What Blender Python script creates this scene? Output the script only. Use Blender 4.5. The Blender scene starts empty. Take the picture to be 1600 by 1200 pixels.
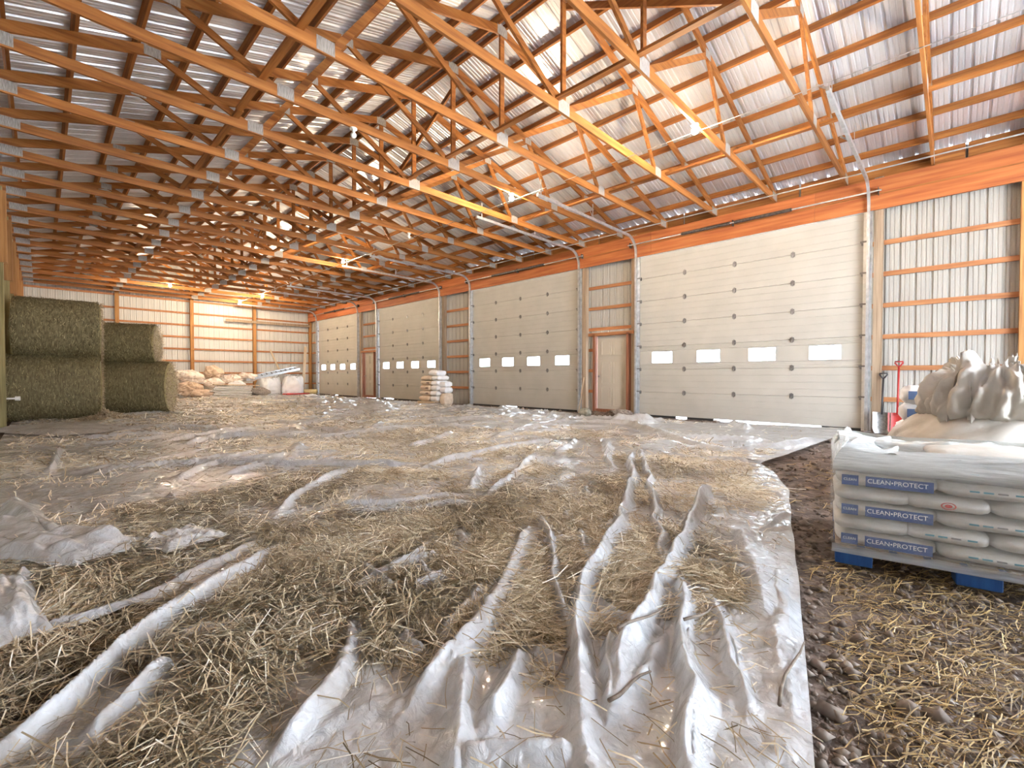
import bpy, math, random
import numpy as np
from mathutils import Vector, Matrix

# ------------------------------------------------------------------ camera, world, exposure
scn = bpy.context.scene
COL = scn.collection
rng = np.random.default_rng(7)
random.seed(7)

YAW, PITCH, EYE = 0.8014, -0.0181, 1.07
cam_data = bpy.data.cameras.new('camera')
cam_data.sensor_width = 36.0
cam_data.lens = 712.24 / 1600 * 36.0
cam_data.clip_start = 0.05
cam = bpy.data.objects.new('camera', cam_data)
COL.objects.link(cam)
cam.location = (0, 0, EYE)
cam.rotation_euler = (math.pi / 2 + PITCH, 0, -YAW)
scn.camera = cam

world = bpy.data.worlds.new('overcast_sky')
scn.world = world
world.use_nodes = True
wn = world.node_tree
wn.nodes['Background'].inputs[0].default_value = (0.80, 0.89, 1.0, 1)
wn.nodes['Background'].inputs[1].default_value = 12.0

bounce_sun_data = bpy.data.lights.new('bounce_sun', 'SUN')  # added sun: lights the yard so it bounces light up onto the roof
bounce_sun_data.energy = 48.0
bounce_sun_data.angle = 0.03
bounce_sun_data.color = (1.0, 0.97, 0.92)
bounce_sun = bpy.data.objects.new('bounce_sun', bounce_sun_data)
COL.objects.link(bounce_sun)
bounce_sun.rotation_euler = Vector((0.70, -0.16, -0.62)).to_track_quat('-Z', 'Y').to_euler()

vs = scn.view_settings
vs.view_transform = 'Standard'
vs.look = 'None'
vs.gamma = 1.0
vs.use_curve_mapping = False
vs.exposure = 1.25
BULB = 1900.0

# ------------------------------------------------------------------ building dimensions (metres)
W = 11.31            # inner face of the door wall
XL = -0.62           # inner face of the left wall sheet
YN, YF = -5.2, 28.15 # near and far gable
XR = 5.35            # ridge
ZC = 4.886           # underside of truss bottom chord
SL = 0.29            # roof slope
def zroof(x): return 5.10 + SL * (5.96 - abs(x - XR))   # top of top chord
DW, DG, DH = 4.877, 1.986, 4.267
D0 = 1.2755
DOORS = [(D0 + k * (DW + DG), D0 + k * (DW + DG) + DW) for k in range(4)]

# ------------------------------------------------------------------ object helpers
def link(o, parent=None):
    COL.objects.link(o)
    if parent is not None:
        o.parent = parent
    return o

def tag(o, label=None, cat=None, group=None, kind=None):
    if label: o['label'] = label
    if cat: o['category'] = cat
    if group: o['group'] = group
    if kind: o['kind'] = kind
    return o

def empty(name, loc=(0, 0, 0), rz=0.0, label=None, cat=None, group=None, kind=None):
    o = bpy.data.objects.new(name, None)
    o.empty_display_size = 0.1
    link(o)
    o.location = loc
    o.rotation_euler = (0, 0, rz)
    return tag(o, label, cat, group, kind)

def put(name, mesh, parent=None, loc=(0, 0, 0), rot=(0, 0, 0)):
    o = bpy.data.objects.new(name, mesh)
    link(o, parent)
    o.location = loc
    o.rotation_euler = rot
    return o

def copy_tree(o, parent=None):
    c = o.copy()
    link(c)
    c.parent = parent
    for ch in list(o.children):
        copy_tree(ch, c)
    return c

class MB:
    """collects pieces of ONE part"""
    def __init__(self):
        self.v, self.f, self.n = [], [], 0
    def add(self, verts, faces):
        verts = [tuple(p) for p in verts]
        b = self.n
        self.v += verts
        self.f += [tuple(i + b for i in f) for f in faces]
        self.n += len(verts)
        return self
    def box(self, c, s, rot=None, bev=0.0):
        hx, hy, hz = s[0] / 2, s[1] / 2, s[2] / 2
        if bev <= 0:
            P = [Vector((x * hx, y * hy, z * hz)) for z in (-1, 1) for y in (-1, 1) for x in (-1, 1)]
            F = [(0, 2, 3, 1), (4, 5, 7, 6), (0, 1, 5, 4), (2, 6, 7, 3), (0, 4, 6, 2), (1, 3, 7, 5)]
        else:
            P, F = [], []
            ring = []
            for z, k in ((-hz, bev), (-hz + bev, 0), (hz - bev, 0), (hz, bev)):
                a, b2 = hx - k, hy - k
                c2 = bev if k == 0 else bev * 0.5
                pts = [(-a + c2, -b2), (a - c2, -b2), (a, -b2 + c2), (a, b2 - c2), (a - c2, b2), (-a + c2, b2), (-a, b2 - c2), (-a, -b2 + c2)]
                ring.append(len(P))
                P += [Vector((x, y, z)) for x, y in pts]
            for r in range(3):
                for i in range(8):
                    j = (i + 1) % 8
                    F.append((ring[r] + i, ring[r] + j, ring[r + 1] + j, ring[r + 1] + i))
            F.append(tuple(ring[0] + i for i in range(7, -1, -1)))
            F.append(tuple(ring[3] + i for i in range(8)))
        if rot is not None:
            P = [rot @ p for p in P]
        c = Vector(c)
        return self.add([p + c for p in P], F)
    def bar(self, p, q, w, h, up=(0, 0, 1)):
        """rectangular bar from p to q; w across, h along 'up'"""
        p, q = Vector(p), Vector(q)
        d = (q - p)
        L = d.length
        d.normalize()
        s = d.cross(Vector(up))
        if s.length < 1e-5:
            s = d.cross(Vector((1, 0, 0)))
        s.normalize()
        u = s.cross(d)
        P = []
        for e in (p, q):
            for a, b in ((-1, -1), (1, -1), (1, 1), (-1, 1)):
                P.append(e + s * (a * w / 2) + u * (b * h / 2))
        return self.add(P, [(0, 1, 2, 3), (7, 6, 5, 4), (0, 4, 5, 1), (1, 5, 6, 2), (2, 6, 7, 3), (3, 7, 4, 0)])
    def tube(self, pts, r, n=8, cap=True):
        pts = [Vector(p) for p in pts]
        rs = r if isinstance(r, (list, tuple)) else [r] * len(pts)
        base = None
        P, F = [], []
        ref = Vector((0.13, 0.27, 0.95)).normalized()
        for i, p in enumerate(pts):
            d = (pts[min(i + 1, len(pts) - 1)] - pts[max(i - 1, 0)]).normalized()
            s = d.cross(ref)
            if s.length < 1e-3:
                s = d.cross(Vector((1, 0, 0)))
            s.normalize()
            u = s.cross(d)
            for k in range(n):
                a = 2 * math.pi * k / n
                P.append(p + (s * math.cos(a) + u * math.sin(a)) * rs[i])
        for i in range(len(pts) - 1):
            for k in range(n):
                j = (k + 1) % n
                F.append((i * n + k, i * n + j, (i + 1) * n + j, (i + 1) * n + k))
        if cap:
            F.append(tuple(range(n - 1, -1, -1)))
            F.append(tuple((len(pts) - 1) * n + k for k in range(n)))
        return self.add(P, F)
    def lathe(self, prof, n=24, c=(0, 0, 0)):
        P, F = [], []
        for r, z in prof:
            for k in range(n):
                a = 2 * math.pi * k / n
                P.append((c[0] + r * math.cos(a), c[1] + r * math.sin(a), c[2] + z))
        for i in range(len(prof) - 1):
            for k in range(n):
                j = (k + 1) % n
                F.append((i * n + k, i * n + j, (i + 1) * n + j, (i + 1) * n + k))
        return self.add(P, F)
    def mesh(self, name, mat, smooth=False):
        m = bpy.data.meshes.new(name)
        m.from_pydata(self.v, [], self.f)
        if smooth:
            m.polygons.foreach_set('use_smooth', [True] * len(m.polygons))
        m.materials.append(mat)
        m.update()
        return m
    def build(self, name, mat, parent=None, loc=(0, 0, 0), rot=(0, 0, 0), smooth=False):
        return put(name, self.mesh(name, mat, smooth), parent, loc, rot)

def grid_mesh(name, P, mat, keep=None, attrs=None, smooth=True):
    """P: (nu, nv, 3) array -> quad grid"""
    nu, nv = P.shape[:2]
    idx = np.arange(nu * nv).reshape(nu, nv)
    q = np.stack([idx[:-1, :-1], idx[1:, :-1], idx[1:, 1:], idx[:-1, 1:]], -1).reshape(-1, 4)
    if keep is not None:
        q = q[keep.reshape(-1)[q].all(1)]
    return raw_mesh(name, P.reshape(-1, 3), q, mat, attrs, smooth)

def raw_mesh(name, V, Q, mat, attrs=None, smooth=False):
    m = bpy.data.meshes.new(name)
    k = Q.shape[1]
    m.vertices.add(len(V))
    m.vertices.foreach_set('co', np.ascontiguousarray(V, dtype=np.float32).ravel())
    m.loops.add(Q.size)
    m.loops.foreach_set('vertex_index', np.ascontiguousarray(Q, dtype=np.int32).ravel())
    m.polygons.add(len(Q))
    m.polygons.foreach_set('loop_start', np.arange(0, Q.size, k, dtype=np.int32))
    m.polygons.foreach_set('loop_total', np.full(len(Q), k, dtype=np.int32))
    if smooth:
        m.polygons.foreach_set('use_smooth', np.ones(len(Q), dtype=bool))
    m.update(calc_edges=True)
    for an, av in (attrs or {}).items():
        a = m.attributes.new(an, 'FLOAT', 'POINT')
        a.data.foreach_set('value', np.ascontiguousarray(av, dtype=np.float32).ravel())
    m.materials.append(mat)
    return m

# ------------------------------------------------------------------ numpy noise
def _hash(ix, iy, s):
    h = (ix.astype(np.int64) * 374761393 + iy.astype(np.int64) * 668265263 + s * 1442695041) & 0xFFFFFFFF
    h = ((h ^ (h >> 13)) * 1274126177) & 0xFFFFFFFF
    return ((h ^ (h >> 16)) & 0xFFFF) / 65535.0
def vnoise(x, y, s=0):
    ix, iy = np.floor(x), np.floor(y)
    fx, fy = x - ix, y - iy
    fx = fx * fx * (3 - 2 * fx); fy = fy * fy * (3 - 2 * fy)
    a, b = _hash(ix, iy, s), _hash(ix + 1, iy, s)
    c, d = _hash(ix, iy + 1, s), _hash(ix + 1, iy + 1, s)
    return (a * (1 - fx) + b * fx) * (1 - fy) + (c * (1 - fx) + d * fx) * fy
def fbm(x, y, s=0, o=4):
    t, a, n = 0, 0.5, 0
    for i in range(o):
        t = t + a * vnoise(x * 2 ** i, y * 2 ** i, s + i * 17); n += a; a *= 0.5
    return t / n

# ------------------------------------------------------------------ materials
def nodes_of(name):
    m = bpy.data.materials.new(name)
    m.use_nodes = True
    nt = m.node_tree
    return m, nt, nt.nodes, nt.links, nt.nodes['Principled BSDF']

def ramp(nt, stops):
    r = nt.nodes.new('ShaderNodeValToRGB')
    els = r.color_ramp.elements
    while len(els) < len(stops): els.new(0.5)
    for e, (p, c) in zip(els, stops):
        e.position = p
        e.color = (*c, 1)
    return r

def mat_noise(name, stops, scale=(8, 8, 8), rough=0.6, bump=0.0, metal=0.0, detail=6, spec=0.4, rand=0.0, bscale=None, dist=0.0):
    m, nt, N, L, b = nodes_of(name)
    tc = N.new('ShaderNodeTexCoord')
    mp = N.new('ShaderNodeMapping')
    mp.inputs['Scale'].default_value = scale
    L.new(tc.outputs['Object'], mp.inputs['Vector'])
    no = N.new('ShaderNodeTexNoise')
    no.inputs['Scale'].default_value = 1.0
    no.inputs['Detail'].default_value = detail
    no.inputs['Distortion'].default_value = dist
    L.new(mp.outputs[0], no.inputs['Vector'])
    r = ramp(nt, stops)
    L.new(no.outputs[0], r.inputs[0])
    out = r.outputs[0]
    if rand > 0:
        oi = N.new('ShaderNodeObjectInfo')
        mr = N.new('ShaderNodeMapRange')
        mr.inputs['To Min'].default_value = 1 - rand
        mr.inputs['To Max'].default_value = 1 + rand
        L.new(oi.outputs['Random'], mr.inputs[0])
        mx = N.new('ShaderNodeMix'); mx.data_type = 'RGBA'; mx.blend_type = 'MULTIPLY'
        mx.inputs[0].default_value = 1
        L.new(out, mx.inputs[6])
        L.new(mr.outputs[0], mx.inputs[7])
        out = mx.outputs[2]
    L.new(out, b.inputs['Base Color'])
    b.inputs['Roughness'].default_value = rough
    b.inputs['Metallic'].default_value = metal
    b.inputs['Specular IOR Level'].default_value = spec
    if bump:
        bp = N.new('ShaderNodeBump')
        bp.inputs['Strength'].default_value = bump
        bp.inputs['Distance'].default_value = 0.02
        src = no
        if bscale:
            src = N.new('ShaderNodeTexNoise')
            src.inputs['Scale'].default_value = bscale
            src.inputs['Detail'].default_value = 5
            L.new(tc.outputs['Object'], src.inputs['Vector'])
        L.new(src.outputs[0], bp.inputs['Height'])
        L.new(bp.outputs[0], b.inputs['Normal'])
    return m

def mat_plain(name, c, rough=0.5, metal=0.0, spec=0.5):
    return mat_noise(name, [(0.3, tuple(v * 0.9 for v in c)), (0.7, tuple(min(1, v * 1.08) for v in c))], (14, 14, 14), rough, 0.0, metal, spec=spec)

WOODS = [(0.30, (0.20, 0.066, 0.014)), (0.52, (0.335, 0.125, 0.027)), (0.72, (0.41, 0.175, 0.046))]
M = {}
M['wood_x'] = mat_noise('truss_timber', WOODS, (1.6, 30, 22), 0.62, 0.12, rand=0.16)
M['wood_y'] = mat_noise('purlin_timber', WOODS, (24, 1.3, 24), 0.62, 0.12, rand=0.15)
M['wood_z'] = mat_noise('post_timber', [(0.3, (0.24, 0.105, 0.030)), (0.55, (0.38, 0.185, 0.058)), (0.75, (0.44, 0.24, 0.085))], (22, 22, 1.2), 0.66, 0.12, rand=0.15)
M['header'] = mat_noise('header_timber', [(0.3, (0.30, 0.076, 0.022)), (0.55, (0.44, 0.138, 0.040)), (0.75, (0.50, 0.20, 0.064))], (20, 0.9, 16), 0.62, 0.1, rand=0.14)
M['girt'] = mat_noise('girt_timber', [(0.3, (0.29, 0.105, 0.036)), (0.55, (0.41, 0.18, 0.075)), (0.75, (0.47, 0.24, 0.11))], (8, 1.6, 24), 0.65, 0.1, rand=0.14)
M['treated'] = mat_noise('treated_post', [(0.3, (0.20, 0.17, 0.07)), (0.55, (0.34, 0.28, 0.12)), (0.75, (0.42, 0.35, 0.17))], (26, 26, 1.2), 0.7, 0.12, rand=0.12)
M['greypost'] = mat_noise('weathered_post', [(0.3, (0.20, 0.14, 0.09)), (0.55, (0.34, 0.25, 0.17)), (0.75, (0.42, 0.33, 0.24))], (26, 26, 1.0), 0.7, 0.12, rand=0.12)
M['redframe'] = mat_noise('stained_frame', [(0.3, (0.18, 0.060, 0.032)), (0.6, (0.29, 0.115, 0.062))], (20, 20, 1.5), 0.6, 0.1)
M['roof'] = mat_noise('roof_sheet_metal', [(0.3, (0.60, 0.615, 0.66)), (0.7, (0.70, 0.715, 0.75))], (1.5, 6, 1.5), 0.30, 0, 0.45, rand=0.08)
M['wallmetal'] = mat_noise('cream_wall_sheet', [(0.3, (0.35, 0.337, 0.305)), (0.7, (0.40, 0.386, 0.35))], (3, 3, 0.7), 0.45, 0, 0.0, rand=0.04)
M['endmetal'] = mat_noise('white_wall_sheet', [(0.3, (0.54, 0.535, 0.515)), (0.7, (0.59, 0.585, 0.565))], (3, 3, 0.7), 0.45, 0, 0.0, rand=0.04)
M['door'] = mat_noise('cream_door_panel', [(0.3, (0.42, 0.40, 0.358)), (0.7, (0.465, 0.445, 0.40))], (2, 2, 2), 0.5)
M['mandoor'] = mat_noise('cream_steel_door', [(0.3, (0.46, 0.42, 0.35)), (0.7, (0.51, 0.465, 0.395))], (2, 2, 2), 0.45)
M['galv'] = mat_noise('galvanised_steel', [(0.3, (0.45, 0.47, 0.49)), (0.7, (0.66, 0.68, 0.70))], (10, 10, 10), 0.36, 0, 0.75)
M['plate'] = mat_noise('truss_plate_steel', [(0.35, (0.24, 0.22, 0.20)), (0.65, (0.42, 0.39, 0.36))], (90, 90, 12), 0.55, 0.25, 0.1)
M['darksteel'] = mat_noise('oiled_steel', [(0.3, (0.05, 0.045, 0.04)), (0.7, (0.13, 0.11, 0.10))], (20, 20, 20), 0.45, 0, 0.5)
M['hinge'] = mat_noise('hinge_steel', [(0.3, (0.16, 0.155, 0.15)), (0.7, (0.30, 0.29, 0.28))], (30, 30, 30), 0.4, 0, 0.6)
M['rubber'] = mat_plain('black_rubber', (0.03, 0.03, 0.03), 0.8)
M['whiteplastic'] = mat_plain('white_plastic', (0.82, 0.82, 0.80), 0.4)
M['blackpaint'] = mat_plain('black_handle', (0.035, 0.035, 0.04), 0.4)
M['redpaint'] = mat_plain('red_paint', (0.42, 0.03, 0.025), 0.45)
M['stick'] = mat_noise('dry_twig', [(0.3, (0.11, 0.085, 0.065)), (0.7, (0.24, 0.19, 0.15))], (30, 30, 30), 0.8)
M['paleboard'] = mat_noise('pale_board', [(0.3, (0.48, 0.36, 0.24)), (0.7, (0.66, 0.54, 0.40))], (14, 14, 2), 0.65)
M['rock'] = mat_noise('grey_rock', [(0.3, (0.13, 0.12, 0.09)), (0.7, (0.33, 0.31, 0.25))], (14, 14, 14), 0.85, 0.5)
M['blueblock'] = mat_noise('blue_painted_wood', [(0.3, (0.010, 0.055, 0.20)), (0.7, (0.02, 0.10, 0.32))], (30, 30, 6), 0.55, 0.1)
M['sack'] = mat_noise('white_woven_sack', [(0.3, (0.54, 0.525, 0.475)), (0.6, (0.66, 0.645, 0.60)), (0.8, (0.72, 0.71, 0.675))], (9, 9, 9), 0.5, 0.35, bscale=26)
M['sackblue'] = mat_plain('blue_print', (0.010, 0.065, 0.26), 0.45)
M['sackside'] = mat_plain('blue_sack_side', (0.10, 0.16, 0.30), 0.5)
M['inkwhite'] = mat_plain('white_print', (0.85, 0.88, 0.92), 0.5)
M['inkred'] = mat_plain('red_print', (0.55, 0.09, 0.08), 0.5)
M['inkteal'] = mat_plain('teal_print', (0.10, 0.32, 0.40), 0.5)
M['inkgrey'] = mat_plain('grey_print', (0.25, 0.24, 0.24), 0.5)
M['bulkbag'] = mat_noise('woven_bulk_bag', [(0.3, (0.42, 0.38, 0.32)), (0.55, (0.55, 0.51, 0.455)), (0.75, (0.62, 0.595, 0.55))], (3, 3, 3), 0.55, 0.5, bscale=11)
M['whitebag'] = mat_noise('white_bulk_bag', [(0.3, (0.66, 0.68, 0.71)), (0.7, (0.78, 0.79, 0.81))], (3, 3, 3), 0.5, 0.25, bscale=12)
M['crumple'] = mat_noise('crumpled_paper', [(0.3, (0.62, 0.50, 0.41)), (0.55, (0.80, 0.72, 0.65)), (0.75, (0.90, 0.87, 0.84))], (5, 5, 5), 0.45, 0.9, bscale=7)
M['tanpaper'] = mat_noise('brown_paper', [(0.3, (0.50, 0.36, 0.25)), (0.7, (0.72, 0.58, 0.46))], (6, 6, 6), 0.6, 0.4, bscale=10)
M['whiteboard'] = mat_noise('white_panels', [(0.3, (0.72, 0.68, 0.64)), (0.7, (0.86, 0.83, 0.80))], (6, 6, 6), 0.5)
M['greyfeed'] = mat_noise('grey_sweepings', [(0.3, (0.12, 0.10, 0.085)), (0.5, (0.26, 0.22, 0.19)), (0.7, (0.38, 0.33, 0.29))], (22, 22, 22), 0.9, 0.8)
M['carton'] = mat_noise('tan_sack_paper', [(0.3, (0.58, 0.45, 0.34)), (0.7, (0.74, 0.62, 0.50))], (8, 8, 8), 0.6, 0.2)
M['whitesack'] = mat_noise('white_sack_paper', [(0.3, (0.72, 0.73, 0.76)), (0.7, (0.86, 0.86, 0.88))], (8, 8, 8), 0.5, 0.2)
M['darkprint'] = mat_plain('brown_print', (0.16, 0.11, 0.10), 0.6)
M['yellowroll'] = mat_noise('yellow_netting', [(0.3, (0.50, 0.40, 0.16)), (0.7, (0.78, 0.68, 0.42))], (30, 30, 30), 0.6, 0.4)

def mat_emit(name, c, s):
    m, nt, N, L, b = nodes_of(name)
    b.inputs['Base Color'].default_value = (0.9, 0.9, 0.85, 1)
    b.inputs['Emission Color'].default_value = (*c, 1)
    b.inputs['Emission Strength'].default_value = s
    return m
M['bulb'] = mat_emit('lit_bulb', (1.0, 0.79, 0.54), BULB)

def mat_glass():
    m, nt, N, L, b = nodes_of('window_glass')
    N.remove(b)
    t = N.new('ShaderNodeBsdfTransparent'); t.inputs[0].default_value = (0.95, 0.97, 0.98, 1)
    g = N.new('ShaderNodeBsdfGlossy'); g.inputs['Roughness'].default_value = 0.02
    lw = N.new('ShaderNodeLayerWeight'); lw.inputs[0].default_value = 0.5
    fr = N.new('ShaderNodeMath'); fr.operation = 'POWER'; fr.inputs[1].default_value = 5.0
    L.new(lw.outputs['Facing'], fr.inputs[0])
    mx = N.new('ShaderNodeMixShader')
    L.new(fr.outputs[0], mx.inputs[0]); L.new(t.outputs[0], mx.inputs[1]); L.new(g.outputs[0], mx.inputs[2])
    L.new(mx.outputs[0], N['Material Output'].inputs[0])
    return m
M['glass'] = mat_glass()

def mat_sheet():
    """dusty translucent polythene; vertex attribute 'dirt' = chaff lying on it"""
    m, nt, N, L, b = nodes_of('polythene_sheet')
    tc = N.new('ShaderNodeTexCoord')
    at = N.new('ShaderNodeAttribute'); at.attribute_name = 'dirt'
    n1 = N.new('ShaderNodeTexNoise'); n1.inputs['Scale'].default_value = 6; n1.inputs['Detail'].default_value = 9; n1.inputs['Roughness'].default_value = 0.7
    n2 = N.new('ShaderNodeTexNoise'); n2.inputs['Scale'].default_value = 60; n2.inputs['Detail'].default_value = 6
    for n in (n1, n2): L.new(tc.outputs['Object'], n.inputs['Vector'])
    clean = ramp(nt, [(0.3, (0.42, 0.40, 0.385)), (0.62, (0.62, 0.65, 0.69))])
    L.new(n1.outputs[0], clean.inputs[0])
    dirty = ramp(nt, [(0.22, (0.17, 0.125, 0.085)), (0.38, (0.50, 0.43, 0.365)), (0.56, (0.70, 0.65, 0.60)), (0.8, (0.84, 0.82, 0.80))])
    mxn = N.new('ShaderNodeMath'); mxn.operation = 'MULTIPLY_ADD'; mxn.inputs[1].default_value = 0.5
    L.new(n2.outputs[0], mxn.inputs[0])
    h = N.new('ShaderNodeMath'); h.operation = 'MULTIPLY'; h.inputs[1].default_value = 0.5
    L.new(n1.outputs[0], h.inputs[0]); L.new(h.outputs[0], mxn.inputs[2])
    dk = N.new('ShaderNodeAttribute'); dk.attribute_name = 'hay_dark'  # dark brown under hay mats, painted in for depth, strongest near the camera
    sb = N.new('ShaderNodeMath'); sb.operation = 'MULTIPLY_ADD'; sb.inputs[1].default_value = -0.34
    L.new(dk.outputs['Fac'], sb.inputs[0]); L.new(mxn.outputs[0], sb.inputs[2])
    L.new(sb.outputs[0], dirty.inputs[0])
    # dirt mask broken up by noise
    a = N.new('ShaderNodeMath'); a.operation = 'MULTIPLY_ADD'; a.inputs[1].default_value = 0.9
    L.new(n2.outputs[0], a.inputs[0])
    s = N.new('ShaderNodeMath'); s.operation = 'SUBTRACT'; s.inputs[1].default_value = 0.45
    L.new(at.outputs['Fac'], s.inputs[0]); L.new(s.outputs[0], a.inputs[2])
    cl = N.new('ShaderNodeClamp'); L.new(a.outputs[0], cl.inputs[0])
    mx = N.new('ShaderNodeMix'); mx.data_type = 'RGBA'
    L.new(cl.outputs[0], mx.inputs[0]); L.new(clean.outputs[0], mx.inputs[6]); L.new(dirty.outputs[0], mx.inputs[7])
    L.new(mx.outputs[2], b.inputs['Base Color'])
    mr = N.new('ShaderNodeMapRange'); mr.inputs['To Min'].default_value = 0.14; mr.inputs['To Max'].default_value = 0.42
    L.new(cl.outputs[0], mr.inputs[0]); L.new(mr.outputs[0], b.inputs['Roughness'])
    b.inputs['Specular IOR Level'].default_value = 0.75
    cw = N.new('ShaderNodeMapRange'); cw.inputs['To Min'].default_value = 0.7; cw.inputs['To Max'].default_value = 0.0
    L.new(cl.outputs[0], cw.inputs[0]); L.new(cw.outputs[0], b.inputs['Coat Weight']); b.inputs['Coat Roughness'].default_value = 0.08
    bp = N.new('ShaderNodeBump'); bp.inputs['Strength'].default_value = 0.75; bp.inputs['Distance'].default_value = 0.02
    n3 = N.new('ShaderNodeTexNoise'); n3.inputs['Scale'].default_value = 22; n3.inputs['Detail'].default_value = 7; n3.inputs['Distortion'].default_value = 0.8
    L.new(tc.outputs['Object'], n3.inputs['Vector']); L.new(n3.outputs[0], bp.inputs['Height']); L.new(bp.outputs[0], b.inputs['Normal'])
    # part of the light passes through
    tr = N.new('ShaderNodeBsdfTranslucent'); tr.inputs[0].default_value = (0.8, 0.78, 0.74, 1)
    ms = N.new('ShaderNodeMixShader'); ms.inputs[0].default_value = 0.22
    L.new(b.outputs[0], ms.inputs[1]); L.new(tr.outputs[0], ms.inputs[2]); L.new(ms.outputs[0], N['Material Output'].inputs[0])
    return m
M['sheet'] = mat_sheet()

def mat_straw(name, stops):
    m, nt, N, L, b = nodes_of(name)
    at = N.new('ShaderNodeAttribute'); at.attribute_name = 'tone'
    r = ramp(nt, stops)
    L.new(at.outputs['Fac'], r.inputs[0]); L.new(r.outputs[0], b.inputs['Base Color'])
    b.inputs['Roughness'].default_value = 0.38
    b.inputs['Specular IOR Level'].default_value = 0.6
    return m
M['hay'] = mat_straw('dry_hay', [(0.0, (0.14, 0.105, 0.055)), (0.3, (0.35, 0.265, 0.155)), (0.6, (0.57, 0.465, 0.31)), (0.85, (0.74, 0.66, 0.50)), (1.0, (0.84, 0.79, 0.68))])
M['straw'] = mat_straw('golden_straw', [(0.0, (0.14, 0.09, 0.04)), (0.3, (0.36, 0.24, 0.09)), (0.7, (0.62, 0.46, 0.20)), (1.0, (0.78, 0.70, 0.52))])
M['balehay'] = mat_straw('bale_hay', [(0.0, (0.10, 0.085, 0.036)), (0.4, (0.26, 0.215, 0.095)), (0.8, (0.48, 0.41, 0.21)), (1.0, (0.64, 0.57, 0.35))])
M['bale'] = mat_noise('rolled_hay', [(0.3, (0.075, 0.062, 0.03)), (0.5, (0.165, 0.135, 0.068)), (0.72, (0.26, 0.22, 0.12))], (40, 9, 9), 0.85, 0.8, detail=8)
M['baleend'] = mat_noise('bale_end_hay', [(0.3, (0.24, 0.21, 0.10)), (0.55, (0.46, 0.41, 0.22)), (0.75, (0.62, 0.57, 0.36))], (26, 26, 26), 0.85, 0.8)
M['soil'] = mat_noise('packed_soil', [(0.28, (0.055, 0.038, 0.030)), (0.5, (0.135, 0.100, 0.082)), (0.68, (0.24, 0.185, 0.155)), (0.85, (0.36, 0.30, 0.26))], (11, 11, 11), 0.8, 0.9, detail=12, bscale=45)
M['pebble'] = mat_noise('gravel_stone', [(0.3, (0.10, 0.075, 0.06)), (0.55, (0.24, 0.19, 0.155)), (0.75, (0.44, 0.38, 0.33))], (9, 9, 9), 0.75)
M['snow'] = mat_plain('pale_yard', (0.78, 0.78, 0.78), 0.9)

def mat_wrap():
    m, nt, N, L, b = nodes_of('stretch_film')
    at = N.new('ShaderNodeAttribute'); at.attribute_name = 'haze'
    tc = N.new('ShaderNodeTexCoord')
    no = N.new('ShaderNodeTexNoise'); no.inputs['Scale'].default_value = 5; no.inputs['Detail'].default_value = 6
    mp = N.new('ShaderNodeMapping'); mp.inputs['Scale'].default_value = (1.2, 1.2, 14)
    L.new(tc.outputs['Object'], mp.inputs[0]); L.new(mp.outputs[0], no.inputs['Vector'])
    b.inputs['Base Color'].default_value = (0.76, 0.79, 0.78, 1)
    b.inputs['Roughness'].default_value = 0.22
    mu = N.new('ShaderNodeMath'); mu.operation = 'MULTIPLY'
    sc = N.new('ShaderNodeMapRange'); sc.inputs['To Min'].default_value = 0.55; sc.inputs['To Max'].default_value = 1.35
    L.new(no.outputs[0], sc.inputs[0]); L.new(sc.outputs[0], mu.inputs[0]); L.new(at.outputs['Fac'], mu.inputs[1])
    mu.use_clamp = True
    L.new(mu.outputs[0], b.inputs['Alpha'])
    bp = N.new('ShaderNodeBump'); bp.inputs['Strength'].default_value = 0.8; bp.inputs['Distance'].default_value = 0.02
    L.new(no.outputs[0], bp.inputs['Height']); L.new(bp.outputs[0], b.inputs['Normal'])
    return m
M['wrap'] = mat_wrap()

# ------------------------------------------------------------------ SETTING: ground
def pixel_free_grid(x0, x1, y0, y1, step): 
    return np.meshgrid(np.arange(x0, x1 + step / 2, step), np.arange(y0, y1 + step / 2, step), indexing='ij')

def soil_z(x, y):
    z = 0.020 * (fbm(x * 1.3, y * 1.3, 3) - 0.5) + 0.014 * (fbm(x * 9, y * 9, 5) - 0.5)
    lip = 0.10 * np.exp(-((x - 10.95) / 0.22) ** 2) * np.clip(np.minimum(np.abs(y - 7.05) < 0.75, 1), 0, 1)
    return z - 0.035 + lip
gx, gy = pixel_free_grid(XL - 0.1, W + 0.3, YN, YF + 0.2, 0.06)
floor = put('floor', grid_mesh('floor', np.stack([gx, gy, soil_z(gx, gy)], -1), M['soil']))
tag(floor, 'bare brown soil and gravel floor under the sheeting', 'floor', kind='structure')
yard = MB().box((W + 20.4, 10, -0.13), (40, 90, 0.1)).box((5, YN - 20, -0.13), (90, 39.9, 0.1)).build('ground', M['snow'])
tag(yard, 'pale yard outside the shed, seen through door gaps', 'ground', kind='structure')

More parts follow.
